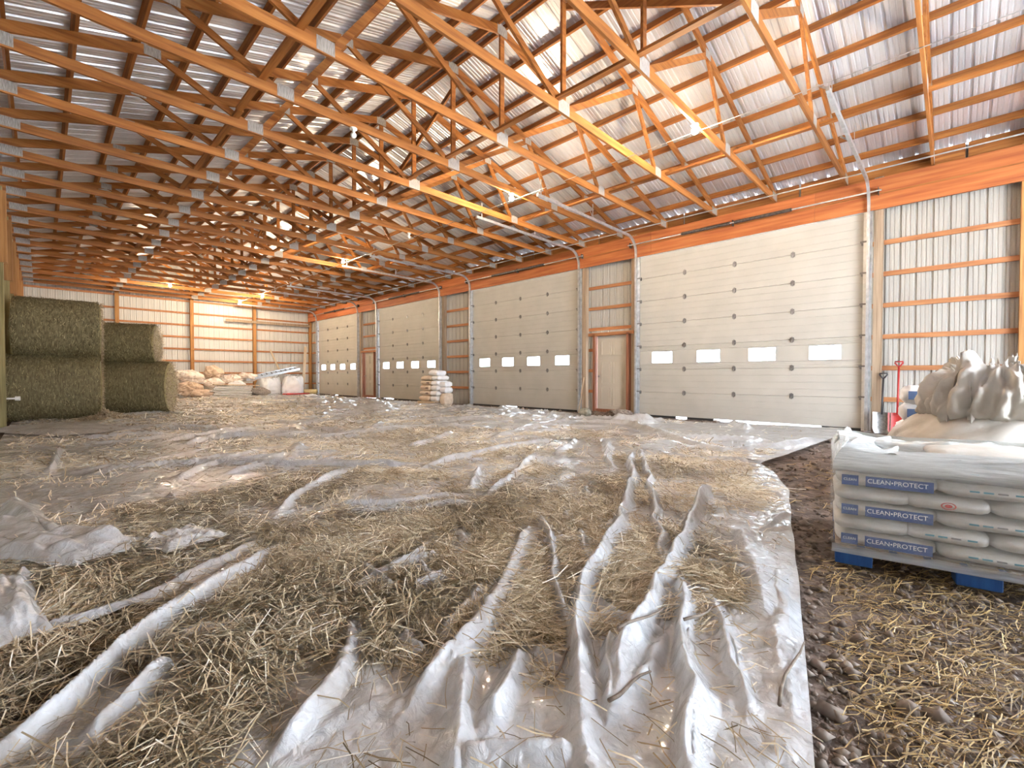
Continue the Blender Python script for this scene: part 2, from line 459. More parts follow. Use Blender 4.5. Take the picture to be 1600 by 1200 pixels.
# ------------------------------------------------------------------ SETTING: corrugated sheets
RIB = [(0.0, 0), (0.013, 0.026), (0.043, 0.026), (0.056, 0), (0.102, 0), (0.109, 0.008), (0.124, 0.008), (0.131, 0), (0.168, 0), (0.175, 0.008), (0.190, 0.008), (0.197, 0)]
PITCHR = 0.2286
def sheet_profile(width):
    pts = []
    n = int(math.ceil(width / PITCHR))
    for k in range(n + 1):
        for s, d in RIB:
            p = k * PITCHR + s
            if p <= width + 0.063:
                pts.append((p, d))
    return pts
def corrugated(a, along, run, out, width, length, mat, name, parent, lens=None):
    """profile runs 'along', sheet runs 'run' for length, ribs push 'out'"""
    a, along, run, out = Vector(a), Vector(along), Vector(run), Vector(out)
    pr = sheet_profile(width)
    P, F = [], []
    for i, (s, d) in enumerate(pr):
        l = length if lens is None else lens(s)
        P.append(a + along * s + out * d)
        P.append(a + along * s + out * d + run * l)
    for i in range(len(pr) - 1):
        F.append((2 * i, 2 * i + 1, 2 * i + 3, 2 * i + 2))
    return MB().add(P, F)

ceiling = empty('ceiling', (0, 0, 0), 0, 'corrugated metal roof on rows of orange timber purlins', 'roof', kind='structure')
nrm = math.sqrt(1 + SL * SL)
PUR = 0.125
run_len = (5.96 + 0.30) * nrm
zr = zroof(XR) + PUR * nrm
meshR = corrugated((XR, 0, zr), (0, 1, 0), (1 / nrm, 0, -SL / nrm), (SL / nrm, 0, 1 / nrm), 0.9144, run_len, M['roof'], 'r', None).mesh('roof_sheet', M['roof'])
meshL = corrugated((XR, 0, zr), (0, 1, 0), (-1 / nrm, 0, -SL / nrm), (-SL / nrm, 0, 1 / nrm), 0.9144, run_len, M['roof'], 'l', None).mesh('roof_sheet', M['roof'])
y = YN
while y < YF:
    for i, mm in enumerate((meshR, meshL)):
        put('roof_sheet', mm, ceiling, (0, y, 0.004 * (int(round((y - YN) / 0.9144)) % 2)))
    y += 0.9144
pm = MB().box((0, (YN + YF) / 2, 0), (0.038, YF - YN, PUR)).mesh('purlin', M['wood_y'])
ang = math.atan(SL)
for k in range(10):
    dx = 0.10 + k * 0.613
    for sgn in (-1, 1):
        x = XR + sgn * dx
        put('purlin', pm, ceiling, (x, 0, zroof(x) + PUR / 2 * nrm - 0.001), (0, sgn * ang, 0))
rv = MB()
for sgn in (-1, 1):
    rv.add([(XR, YN, zr + 0.06), (XR, YF, zr + 0.06), (XR + sgn * 0.22, YF, zr - 0.005), (XR + sgn * 0.22, YN, zr - 0.005)], [(0, 1, 2, 3)])
rv.build('ridge_cap', M['galv'], ceiling)

# ------------------------------------------------------------------ SETTING: right wall with doors
wr = empty('wall_right', (W, 0, 0), 0, 'cream corrugated metal wall carrying the row of overhead doors', 'wall', kind='structure')
def child_at(root, mb, name, mat, smooth=False):
    o = mb.build(name, mat, root, smooth=smooth)
    o.location = -Vector(root.location) if root.rotation_euler[2] == 0 else o.location
    return o
MAN = [(6.53, 7.52), (20.33, 21.32)]
XS = W + 0.16
def wall_sheet_right(y0, y1, z0, z1):
    y = y0
    i = 0
    while y < y1 - 0.02:
        w = min(0.9144, y1 - y)
        i += 1
        child_at(wr, corrugated((XS + 0.004 * (i % 2), y, z0), (0, 1, 0), (0, 0, 1), (1, 0, 0), w + 0.006, z1 - z0, M['wallmetal'], 's', None), 'wall_sheet', M['wallmetal'])
        y += w
edges = [YN]
for a, b in DOORS: edges += [a, b]
edges.append(YF)
ZT = zroof(XS) + PUR * nrm - 0.004
for i in range(0, len(edges), 2):
    a, b = edges[i], edges[i + 1]
    md = [m for m in MAN if a < m[0] < b]
    if md:
        m0, m1 = md[0]
        wall_sheet_right(a, m0 - 0.05, -0.1, ZT)
        wall_sheet_right(m0 - 0.05, m1 + 0.05, 2.26, ZT)
        wall_sheet_right(m1 + 0.05, b, -0.1, ZT)
    else:
        wall_sheet_right(a, b, -0.1, ZT)
    zs = [0.61, 1.22, 1.83, 2.44, 3.05, 3.66]
    for z in zs:
        if md and z < 2.4:
            for u0, u1 in ((a + 0.05, m0 - 0.12), (m1 + 0.12, b - 0.05)):
                if u1 - u0 > 0.1:
                    child_at(wr, MB().box((W + 0.135, (u0 + u1) / 2, z), (0.038, u1 - u0, 0.089)), 'girt', M['girt'])
            continue
        child_at(wr, MB().box((W + 0.135, (a + b) / 2, z), (0.038, b - a - 0.1, 0.089)), 'girt', M['girt'])
for a, b in DOORS:
    wall_sheet_right(a, b, DH - 0.02, ZT)
# posts beside the doors
for i, (a, b) in enumerate(DOORS):
    child_at(wr, MB().box((W + 0.045, a - 0.20, 2.40), (0.14, 0.14, 5.0)), 'post', M['greypost'])
    child_at(wr, MB().box((W + 0.045, b + 0.15, 2.40), (0.14, 0.14, 5.0)), 'post', M['greypost'])
for yy in (-0.84, -3.2, YF - 0.12):
    child_at(wr, MB().box((W + 0.045, yy, 2.40), (0.14, 0.14, 5.0)), 'post', M['wood_z'])
# two-ply header, in lengths
hy = YN
k = 0
while hy < YF - 0.1:
    L_ = min(3.66, YF - 0.1 - hy)
    child_at(wr, MB().box((W - 0.045, hy + L_ / 2, 4.415), (0.045, L_ - 0.004, 0.285)), 'header_board', M['header'])
    child_at(wr, MB().box((W - 0.030, hy + L_ / 2 + 0.0, 4.72), (0.075, L_ - 0.004, 0.286)), 'header_board', M['header'])
    hy += L_
child_at(wr, MB().box((W - 0.03, (YN + YF) / 2, 4.565), (0.10, YF - YN - 0.2, 0.022)), 'ledger', M['wood_y'])
hy = YN
while hy < YF - 0.2:
    child_at(wr, MB().box((W + 0.10, hy + 1.27, 5.04), (0.038, 2.5, 0.28)), 'eave_block', M['wood_y'])
    hy += 2.54

# ------------------------------------------------------------------ SETTING: far, left and near walls
def gable_sheets(root, yy, along_sign, out, mat, x0, x1, z0=-0.1):
    x = x0
    i = 0
    while x < x1 - 0.02:
        w = min(0.9144, x1 - x)
        i += 1
        child_at(root, corrugated((x, yy + out[1] * 0.004 * (i % 2), z0), (1, 0, 0), (0, 0, 1), out, w + 0.006, 1, mat, 's', None, lens=lambda s, x=x: zroof(x + s) + PUR - z0 + 0.01), 'wall_sheet', mat)
        x += w
wf = empty('wall_far', (XR, YF, 0), 0, 'far gable wall of white corrugated metal with orange girts', 'wall', kind='structure')
gable_sheets(wf, YF + 0.06, 1, (0, 1, 0), M['endmetal'], XL - 0.1, W + 0.25)
PX = [W - 0.10 - 2.907 * i for i in range(1, 4)]
for px in PX:
    child_at(wf, MB().box((px, YF - 0.10, 2.75), (0.15, 0.15, 5.7)), 'post', M['wood_z'])
for z in (0.61, 1.22, 1.83, 2.44, 3.05, 3.66, 4.27, 4.88):
    child_at(wf, MB().box(((XL + W) / 2, YF + 0.035, z), (W - XL + 0.1, 0.038, 0.089)), 'girt', M['girt'])
child_at(wf, MB().box((9.1, YF - 0.20, 4.05), (4.4, 0.038, 0.14)), 'rail', M['greypost'])

wl = empty('wall_left', (XL, 0, 0), 0, 'left wall with orange laminated timber posts', 'wall', kind='structure')
y = YN
while y < YF:
    child_at(wl, corrugated((XL - 0.05 - 0.004 * (int(round((y - YN) / 0.9144)) % 2), y, -0.1), (0, 1, 0), (0, 0, 1), (-1, 0, 0), 0.9144 + 0.006, 5.30, M['endmetal'], 's', None), 'wall_sheet', M['endmetal'])
    y += 0.9144
for z in (0.61, 1.22, 1.83, 2.44, 3.05, 3.66, 4.27):
    child_at(wl, MB().box((XL - 0.025, (YN + YF) / 2, z), (0.038, YF - YN - 0.1, 0.089)), 'girt', M['girt'])
ys = 13.90
LP = [ys + 2.55 * i for i in range(-7, 6)]
for yy in LP:
    child_at(wl, MB().box((XL + 0.055, yy, 2.40), (0.12, 0.14, 5.0)), 'post', M['treated'])
    child_at(wl, MB().box((XL + 0.075, yy - 0.092, 4.08), (0.19, 0.040, 1.44)), 'side_board', M['wood_z'])
    child_at(wl, MB().box((XL + 0.075, yy + 0.092, 4.08), (0.19, 0.040, 1.44)), 'side_board', M['wood_z'])
child_at(wl, MB().box((XL + 0.0, (YN + YF) / 2, 4.94), (0.10, YF - YN - 0.2, 0.10)), 'wall_plate', M['wood_y'])

wn_ = empty('wall_near', (XR, YN, 0), 0, 'unseen near gable wall with a wide opening added to let daylight in', 'wall', kind='structure')
def near_sheets(x0, x1, z0):
    gable_sheets(wn_, YN, 1, (0, -1, 0), M['endmetal'], x0, x1, z0)
near_sheets(XL - 0.1, 2.9, -0.1)
near_sheets(2.9, 8.2, 4.25)  # unseen opening, added and placed for the daylight it lets in
near_sheets(8.2, W + 0.25, -0.1)

# ------------------------------------------------------------------ SETTING: overhead doors
def groove_panel(mb, y0, y1, z0, z1, x, t=0.045):
    """door section: slab with shallow horizontal grooves on its room face"""
    prof = [(0.0, z0 + 0.004), (0.006, z0 + 0.0)]
    prof = []
    n = 4
    hh = z1 - z0
    zz = [z0]
    P = [(x + 0.006, z0 + 0.003), (x, z0 + 0.010)]
    for k in range(1, n):
        zc = z0 + hh * k / n
        P += [(x, zc - 0.007), (x + 0.004, zc - 0.003), (x + 0.004, zc + 0.003), (x, zc + 0.007)]
    P += [(x, z1 - 0.010), (x + 0.008, z1 - 0.002), (x + 0.012, z1), (x + t, z1), (x + t, z0), (x + 0.012, z0)]
    V, F = [], []
    m = len(P)
    for px, pz in P: V.append((px, y0, pz))
    for px, pz in P: V.append((px, y1, pz))
    for i in range(m):
        j = (i + 1) % m
        F.append((i, j, m + j, m + i))
    F.append(tuple(range(m - 1, -1, -1))); F.append(tuple(m + i for i in range(m)))
    mb.add(V, F)

WINW, WINH = 0.60, 0.335
door_names = ['closest to the camera', 'second of four along the wall', 'third of four along the wall', 'fourth and smallest in view']
door_lab = ['tall cream overhead door with four lit windows, between the shovels and the first side door',
            'tall cream overhead door with rock at its foot, beyond the first side door',
            'tall cream overhead door partly behind the stack of tan and white sacks',
            'tall cream overhead door next to the far corner, last of the row']
SEAM = DH / 7
hinge_m = MB().box((0, 0, 0), (0.012, 0.075, 0.10)).box((-0.012, 0, 0), (0.016, 0.03, 0.13)).box((-0.012, -0.028, 0.0), (0.02, 0.014, 0.05)).box((-0.012, 0.028, 0.0), (0.02, 0.014, 0.05)).mesh('hinge', M['hinge'])
brk_m = MB().box((0, 0, 0), (0.05, 0.09, 0.08)).box((-0.03, 0.0, 0.02), (0.03, 0.12, 0.03)).mesh('roller_bracket', M['hinge'])
pane_m = MB().box((0, 0, 0), (0.008, WINW - 0.03, WINH - 0.03)).mesh('window_pane', M['glass'])
fm = MB()
for s in (-1, 1):
    fm.box((0, s * (WINW / 2 - 0.012), 0), (0.06, 0.024, WINH)); fm.box((0, 0, s * (WINH / 2 - 0.012)), (0.06, WINW - 0.048, 0.024))
frame_m = fm.mesh('window_frame', M['door'])
arc = [(10.80 + 0.42 * math.sin(t) , 4.36 + 0.42 * math.cos(t)) for t in [math.pi / 2 * (1 - i / 7) for i in range(8)]]
def track_mesh(side):
    mb = MB()
    xv = 11.22
    pts = [(xv, 0, 0.0), (xv, 0, 4.36)] + [(x, 0, z) for x, z in arc[1:]] + [(7.15, 0, 4.80)]
    # channel: web + two lips
    for (dy, w, off) in ((0, 0.006, 0), ):
        pass
    n = len(pts)
    P, F = [], []
    for i, p in enumerate(pts):
        p = Vector(p)
        d = (Vector(pts[min(i + 1, n - 1)]) - Vector(pts[max(i - 1, 0)])).normalized()
        nn = Vector((-d.z, 0, d.x))
        for a, b in ((-0.030, 0.0), (0.030, 0.0), (0.030, side * 0.045), (-0.030, side * 0.045)):
            P.append(p + nn * a + Vector((0, b, 0)))
    for i in range(n - 1):
        for k in range(4):
            j = (k + 1) % 4
            F.append((4 * i + k, 4 * i + j, 4 * i + 4 + j, 4 * i + 4 + k))
    F += [(0, 1, 2, 3), tuple(4 * (n - 1) + k for k in (3, 2, 1, 0))]
    mb.add(P, F)
    return mb.mesh('track', M['galv'])
trk = {1: track_mesh(1), -1: track_mesh(-1)}
ang_m = MB().box((11.30, 0, 2.2), (0.10, 0.006, 4.4)).box((11.27, 0.03, 2.2), (0.006, 0.06, 4.4)).mesh('track_angle', M['galv'])
hang_m = MB().bar((0, 0, 0.03), (0, 0, 0.36), 0.004, 0.034, (1, 0, 0)).bar((-0.0, 0.0, 0.04), (0.22, 0.22, 0.30), 0.004, 0.03).mesh('track_hanger', M['galv'])
for k, (a, b) in enumerate(DOORS):
    d = empty('door_%d' % (k + 1), (W, (a + b) / 2, 0), 0, door_lab[k], 'overhead door', kind='structure')
    yc = (a + b) / 2
    wy = [yc + (i - 1.5) * 1.19 for i in range(4)]
    for p in range(7):
        z0, z1 = 0.02 + p * SEAM, 0.02 + (p + 1) * SEAM
        mb = MB()
        xface = W + 0.02
        if p == 2:
            zc = (z0 + z1) / 2 + 0.01
            groove_panel(mb, a, b, z0, zc - WINH / 2, xface)
            groove_panel(mb, a, b, zc + WINH / 2, z1, xface)
            cuts = [a] + [v for w_ in wy for v in (w_ - WINW / 2, w_ + WINW / 2)] + [b]
            for i in range(0, len(cuts), 2):
                mb.box((xface + 0.0225, (cuts[i] + cuts[i + 1]) / 2, zc), (0.045, cuts[i + 1] - cuts[i], WINH))
            for w_ in wy:
                fr_ = put('window_frame', frame_m, d, (xface + 0.02 - W, w_ - yc, zc))
                put('window_pane', pane_m, fr_)
        else:
            groove_panel(mb, a, b, z0, z1, xface)
        child_at(d, mb, 'door_section', M['door'])
        if p > 0:
            for hy_ in (yc - 1.19, yc, yc + 1.19):
                put('hinge', hinge_m, d, (xface - 0.006 - W, hy_ - yc, z0))
            for s, hy_ in ((1, a + 0.02), (-1, b - 0.02)):
                put('roller_bracket', brk_m, d, (xface - 0.025 - W, hy_ - yc, z0))
    # bottom seal with a worn gap that lets daylight in
    gap = {0: [(a + 0.7, a + 2.9), (a + 3.55, a + 3.85)], 1: [(a + 2.6, a + 3.4)], 2: [(a + 3.6, a + 4.5)], 3: [(a + 2.4, a + 2.8)]}[k]
    segs = [a] + sorted(v for g in gap for v in g) + [b]
    for i in range(0, len(segs), 2):
        child_at(d, MB().box((W + 0.045, (segs[i] + segs[i + 1]) / 2, -0.02), (0.04, segs[i + 1] - segs[i], 0.085)), 'bottom_seal', M['rubber'])
    for s, yy in ((1, a - 0.075), (-1, b + 0.075)):
        tr_ = put('track', trk[s], d, (-W, yy - yc, 0))
        put('track_angle', ang_m, d, (-W, yy - yc - 0.03, 0))
        child_at(d, MB().box((W - 0.02, yy + s * 0.055, 2.13), (0.03, 0.10, 4.30)), 'side_jamb', M['whiteplastic'] if k == 0 and s == 1 else M['galv'])
        for hx in (7.3, 9.2):
            put('track_hanger', hang_m, tr_, (hx, 0, 4.80))
    child_at(d, MB().box((W - 0.01, yc, DH + 0.012), (0.05, DW, 0.022)), 'top_trim', M['whiteplastic'])
    sh = MB().tube([(W - 0.17, a - 0.25, 4.60), (W - 0.17, b + 0.25, 4.60)], 0.016, 10)
    child_at(d, sh, 'torsion_shaft', M['galv'])
    for y0, y1 in ((yc - 1.2, yc - 0.05), (yc + 0.05, yc + 1.2)):
        child_at(d, MB().tube([(W - 0.17, y0, 4.60), (W - 0.17, y1, 4.60)], 0.037, 12), 'torsion_spring', M['darksteel'])
    for yy in (a - 0.2, yc, b + 0.2):
        child_at(d, MB().box((W - 0.12, yy, 4.60), (0.12, 0.012, 0.13)), 'bearing_plate', M['darksteel'])

# ------------------------------------------------------------------ SETTING: side doors
man_lab = ['cream six panel side door between the first two overhead doors', 'cream side door between the third and fourth overhead doors']
for k, (a, b) in enumerate(MAN):
    d = empty('door_%d' % (5 + k), (W, (a + b) / 2, 0), 0, man_lab[k], 'door', kind='structure')
    z0, z1 = 0.105, 2.23
    xf = W + 0.07
    leaf = MB().box((xf + 0.022, (a + b) / 2, (z0 + z1) / 2), (0.044, b - a, z1 - z0))
    child_at(d, leaf, 'door_leaf', M['mandoor'])
    for cy in ((a * 0.70 + b * 0.30), (a * 0.30 + b * 0.70)):
        for zc, hh in ((0.47, 0.52), (1.15, 0.62), (1.87, 0.40)):
            mb = MB()
            wv = 0.30
            for s in (-1, 1):
                mb.box((xf - 0.006, cy + s * wv / 2, zc), (0.018, 0.022, hh)); mb.box((xf - 0.006, cy, zc + s * hh / 2), (0.018, wv, 0.022))
            mb.box((xf - 0.003, cy, zc), (0.008, wv - 0.09, hh - 0.09))
            child_at(d, mb, 'raised_panel', M['mandoor'])
    for yy in (a - 0.055, b + 0.055):
        child_at(d, MB().box((W + 0.03, yy, 1.14), (0.16, 0.075, 2.28)), 'door_jamb', M['redframe'])
    child_at(d, MB().box((W + 0.03, (a + b) / 2, 2.27), (0.16, b - a + 0.5, 0.09)), 'door_head', M['girt'])
    child_at(d, MB().box((W + 0.06, (a + b) / 2, 0.05), (0.14, b - a + 0.02, 0.12)), 'threshold', M['redframe'])
    kb = MB().tube([(xf, b - 0.09, 1.06), (xf - 0.045, b - 0.09, 1.06)], 0.012, 8).tube([(xf - 0.035, b - 0.09, 1.06), (xf - 0.05, b - 0.09, 1.06), (xf - 0.075, b - 0.09, 1.06), (xf - 0.085, b - 0.09, 1.06)], [0.02, 0.032, 0.032, 0.018], 12)
    child_at(d, kb, 'knob', M['hinge'], True)
    for z in (0.4, 1.15, 1.95):
        child_at(d, MB().box((xf - 0.004, a + 0.01, z), (0.012, 0.05, 0.10)), 'door_hinge', M['hinge'])

# ------------------------------------------------------------------ ROOF TRUSSES
CH = 0.135
TOPN = [1.12, 3.30, 7.40, 9.58]
BOTN = [2.40, XR, 8.30]
def tz(x): return zroof(x) - 0.07     # centre line of top chord
bz = ZC + CH / 2
def make_truss(root):
    x0, x1 = XL + 0.02, W + 0.10
    for a, b in ((x0, XR - 0.002), (XR + 0.002, x1)):
        MB().bar((a, 0, bz), (b, 0, bz), 0.038, CH).build('bottom_chord', M['wood_x'], root)
    MB().bar((XR - 0.0, 0, tz(XR)), (XL - 0.10, 0, tz(XL - 0.10)), 0.038, CH).build('top_chord', M['wood_x'], root)
    MB().bar((XR + 0.0, 0, tz(XR)), (W + 0.20, 0, tz(W + 0.20)), 0.038, CH).build('top_chord', M['wood_x'], root)
    for bx, tx in ((BOTN[0], TOPN[0]), (BOTN[0], TOPN[1]), (XR, TOPN[1]), (XR, XR), (XR, TOPN[2]), (BOTN[2], TOPN[2]), (BOTN[2], TOPN[3])):
        p, q = Vector((bx, 0, bz + 0.03)), Vector((tx, 0, tz(tx) - 0.02))
        if abs(tx - bx) > 0.01:
            p.x += 0.10 * math.copysign(1, tx - bx)
        MB().bar(p, q, 0.038, 0.089, (0, 1, 0)).build('web', M['wood_x'], root) if False else MB().bar(p, q, 0.089, 0.038, (0, 1, 0)).build('web', M['wood_x'], root)
    for (x, z, w, h) in [(BOTN[0], bz + 0.03, 0.26, 0.22), (XR, bz + 0.03, 0.30, 0.26), (BOTN[2], bz + 0.03, 0.26, 0.22), (XR, tz(XR) - 0.02, 0.26, 0.22)] + [(t, tz(t) - 0.02, 0.22, 0.17) for t in TOPN] + [(XL + 0.30, bz + 0.03, 0.34, 0.20), (W - 0.14, bz + 0.03, 0.34, 0.20)]:
        mb = MB()
        for s in (-1, 1):
            mb.box((x, s * 0.0205, z), (w * 0.85, 0.003, h * 0.76))
        mb.build('truss_plate', M['plate'], root)
C0, CS = 1.593, 1.2757
ORD = ['first', 'second', 'third', 'fourth', 'fifth', 'sixth', 'seventh', 'eighth', 'ninth', 'tenth', 'eleventh', 'twelfth', 'thirteenth', 'fourteenth', 'fifteenth', 'sixteenth', 'seventeenth', 'eighteenth', 'nineteenth', 'twentieth', 'twenty-first', 'twenty-second', 'twenty-third', 'twenty-fourth']
TY = [C0 + CS * (i - 2) for i in range(23)]
SHORT = ['first overhead door', 'second overhead door', 'third overhead door', 'last overhead door']
def truss_label(i, y):
    for k, (a, b) in enumerate(DOORS):
        ins = [t for t in TY if a - 0.05 <= t <= b + 0.05]
        if y in ins:
            return 'orange timber roof truss, %s of those bearing above the %s' % (ORD[ins.index(y)], SHORT[k])
    gaps = [(-9, DOORS[0][0], 'the wall beside the shovels'), (DOORS[0][1], DOORS[1][0], 'the side door with the rock'), (DOORS[1][1], DOORS[2][0], 'the gap by the sack stack'), (DOORS[2][1], DOORS[3][0], 'the far side door'), (DOORS[3][1], 99, 'the far corner')]
    for a, b, nm in gaps:
        ins = [t for t in TY if a + 0.05 < t < b - 0.05]
        if y in ins:
            return 'orange timber roof truss, %s of those bearing above %s' % (ORD[ins.index(y)], nm)
    return 'orange timber roof truss'
t0 = empty('roof_truss', (0, TY[0], 0))
make_truss(t0)
for i, y in enumerate(TY):
    t = t0 if i == 0 else copy_tree(t0)
    t.location = (0, y, 0)
    tag(t, truss_label(i, y), 'truss', 'timber trusses under the roof')
# lengthwise bracing on the trusses
for x, z, nm in ((XR - 0.16, ZC + CH + 0.02, 'long timber brace lying on the truss chords under the ridge'),
                 (8.62, ZC + CH + 0.02, 'long timber brace lying on the truss chords on the door side'),
                 (2.10, ZC + CH + 0.02, 'long timber brace lying on the truss chords on the hay side')):
    r = empty('chord_brace', (x, 0, z), 0, nm, 'brace', 'lengthwise roof braces')
    yy = YN + 0.3
    while yy < YF - 0.3:
        l = min(4.2, YF - 0.3 - yy)
        MB().box((0.02 * (int(yy * 3) % 2), yy + l / 2, 0), (0.089, l, 0.038)).build('brace_board', M['wood_y'], r)
        yy += l
for i, (ya, yb, s) in enumerate(((TY[2], TY[4], 1), (TY[6], TY[8], -1), (TY[10], TY[12], 1), (TY[14], TY[16], -1))):
    zA, zB = (ZC + 0.25, zroof(XR) - 0.35)
    p, q = ((XR + 0.07, ya, zA), (XR + 0.07, yb, zB)) if s > 0 else ((XR + 0.07, ya, zB), (XR + 0.07, yb, zA))
    o = MB().bar(p, q, 0.038, 0.089, (0, 0, 1)).build('diagonal_brace', M['wood_y'])
    c = (Vector(p) + Vector(q)) / 2
    o.data.transform(Matrix.Translation(-c)); o.location = c
    tag(o, 'diagonal timber brace between king posts, %s from the camera' % ORD[i], 'brace', 'diagonal ridge braces')

# ------------------------------------------------------------------ lamps
def lamp(x, y, lit, label):
    r = empty('ceiling_lamp', (x, y, ZC), 0, label, 'lamp', 'bare bulbs under the trusses')
    MB().lathe([(0.001, 0.0), (0.055, 0.0), (0.055, -0.018), (0.030, -0.030), (0.024, -0.055), (0.001, -0.055)], 20).build('lamp_socket', M['whiteplastic'], r, smooth=False)
    prof = [(0.015, -0.05), (0.022, -0.065)] + [(0.044 * math.sin(t), -0.103 - 0.044 * math.cos(t) * -1) for t in []]
    prof += [(0.045 * math.sin(t), -0.105 + 0.045 * math.cos(t)) for t in np.linspace(0.55, math.pi - 0.01, 12)]
    MB().lathe(prof, 20).build('bulb', M['bulb'] if lit else M['whiteplastic'], r, smooth=True)
    return r
lamp(6.95, TY[3], True, 'lit bare bulb over the first overhead door')
lamp(6.9, TY[6], True, 'lit bare bulb over the second overhead door')
lamp(6.9, TY[12], True, 'lit bare bulb over the third overhead door')
lamp(3.75, TY[19], True, 'lit bare bulb deep in the shed on the hay side')
lamp(7.25, TY[19], True, 'lit bare bulb deep in the shed in front of the last overhead door')
lamp(7.0, TY[21], True, 'lit bare bulb closest to the far gable wall')
lamp(6.9, TY[9], False, 'unlit white bulb between two lit ones above the second overhead door')
lamp(3.4, TY[6], False, 'unlit white bulb on the hay side of the near trusses')

# conduits along the eave and across the trusses
o = MB().tube([(W - 0.55, YN + 0.2, ZC - 0.02), (W - 0.55, YF - 0.5, ZC - 0.02)], 0.013, 8).build('steel_conduit', M['galv'])
tag(o, 'thin bright steel conduit running above the doors along the truss ends', 'conduit')
o = MB().tube([(7.15, YN + 0.3, ZC - 0.012), (7.15, YF - 1.2, ZC - 0.012)], 0.006, 8).build('lamp_cable', M['galv'])
tag(o, 'thin pale cable linking the bare bulbs under the trusses', 'cable')

# ------------------------------------------------------------------ PLASTIC SHEETING
RIDGES = [
 ([(-0.15,1.83),(0.01,1.98),(0.24,2.25),(0.55,2.55),(0.95,2.89)], .085, .085),
 ([(0.06,1.76),(0.14,1.84),(0.32,2.01)], .06, .08),
 ([(-0.09,2.69),(0.09,2.63),(0.33,2.69),(0.92,3.11)], .05, .10),
 ([(0.33,2.50),(0.80,2.92)], .03, .06),
 ([(1.19,3.66),(1.68,4.23),(2.34,4.72)], .08, .09),
 ([(1.57,3.36),(2.02,2.99),(2.45,2.77)], .05, .05),
 ([(1.61,3.56),(2.10,3.21),(2.52,3.06)], .05, .05),
 ([(2.75,4.08),(3.29,4.35),(3.92,4.49),(5.74,4.69)], .08, .11),
 ([(5.56,3.15),(3.96,2.22),(2.76,1.63),(1.90,1.30),(1.49,1.08),(1.13,0.81),(0.9,0.6)], .11, .095),
 ([(5.89,3.18),(4.08,2.10),(2.72,1.33),(2.26,1.09)], .075, .07),
 ([(4.34,1.65),(3.23,1.34),(2.61,1.16),(1.91,0.94),(1.45,0.84),(1.2,0.75)], .11, .10),
 ([(2.23,0.96),(1.72,0.72),(1.38,0.56),(1.1,0.45)], .08, .08),
 ([(2.55,2.15),(2.08,1.70),(1.69,1.34),(1.47,1.11)], .085, .07),
 ([(2.62,2.88),(3.35,3.24),(4.62,3.98)], .06, .07),
 ([(3.33,1.05),(2.43,0.66),(2.10,0.56)], .045, .14),
 ([(1.51,8.38),(2.20,9.12),(2.98,9.96)], .09, .13),
 ([(2.69,3.12),(3.32,3.71)], .08, .08),
 ([(0.89,1.81),(0.73,1.56),(0.55,1.41),(0.42,1.3)], .05, .08),
 ([(2.33,2.08),(1.55,1.57),(1.08,1.31),(0.77,1.19)], .06, .12),
 ([(0.06,6.98),(0.19,9.0)], .10, .10),
 ([(-0.09,2.72),(-0.08,3.45)], .10, .09),
 ([(-0.20,5.58),(-0.08,4.76),(0.04,3.94)], .09, .12),
 ([(2.23,0.86),(1.81,0.58),(1.49,0.45)], .04, .07),
 ([(1.45,1.92),(1.24,1.89)], .06, .06), ([(1.23,2.32),(1.15,1.93)], .05, .06), ([(1.26,2.17),(1.58,2.09)], .05, .05), ([(1.40,2.10),(1.33,1.85)], .05, .05),
 ([(2.46,1.76),(2.02,1.39)], .06, .06), ([(1.56,0.95),(1.18,0.76)], .05, .06),
 ([(5.16,6.44),(3.72,5.67)], .08, .12), ([(6.03,4.39),(4.67,3.71)], .08, .10), ([(6.36,4.06),(4.47,2.77)], .08, .10),
 ([(8.17,2.19),(7.19,3.20),(8.79,4.97),(8.52,6.21)], .09, .16), ([(8.85,1.48),(6.34,2.20),(7.64,3.88)], .07, .14), ([(6.48,1.85),(6.57,2.73)], .06, .10),
 ([(9.83,8.75),(8.32,6.42),(6.70,5.96),(5.02,5.44)], .09, .16), ([(2.74,0.65),(2.06,0.50),(1.60,0.34)], .03, .10),
 ([(9.9,5.3),(9.35,4.9),(9.0,5.6)], .17, .35), ([(9.9,10.2),(9.6,9.4),(9.2,8.6)], .14, .3), ([(10.2,3.4),(9.5,2.8)], .10, .25),
 ([(5.98,1.66),(5.7,2.3),(5.6,3.1)], .05, .10), ([(0.9,1.0),(1.25,1.15)], .06, .06), ([(1.0,0.72),(0.75,0.95)], .05, .06), ([(0.7,0.9),(1.05,1.3)], .05, .06),
]
rs = random.Random(21)
for i in range(210):
    x, y = rs.uniform(0.2, 9.6), rs.uniform(5.0, 26.0)
    a = rs.choice([rs.gauss(-0.6, 0.35), rs.gauss(0.75, 0.3), rs.gauss(0.0, 0.3)])
    L_ = rs.uniform(0.5, 2.6)
    pts = [(x, y)]
    for s in range(3):
        a += rs.gauss(0, 0.22)
        x += math.cos(a) * L_ / 3; y += math.sin(a) * L_ / 3
        pts.append((x, y))
    RIDGES.append((pts, rs.uniform(0.03, 0.085), rs.uniform(0.05, 0.15)))
for i in range(46):
    x, y = rs.uniform(0.3, 5.5), rs.uniform(0.7, 5.5)
    a = rs.gauss(0.55, 0.7)
    L_ = rs.uniform(0.15, 0.6)
    pts = [(x, y)]
    for s in range(2):
        x += math.cos(a) * L_ / 2; y += math.sin(a) * L_ / 2; a += rs.gauss(0, 0.5)
        pts.append((x, y))
    RIDGES.append((pts, rs.uniform(0.015, 0.04), rs.uniform(0.03, 0.06)))
RIDGES = [(p, h, w * (0.72 if i < 40 else 1.0)) for i, (p, h, w) in enumerate(RIDGES)]

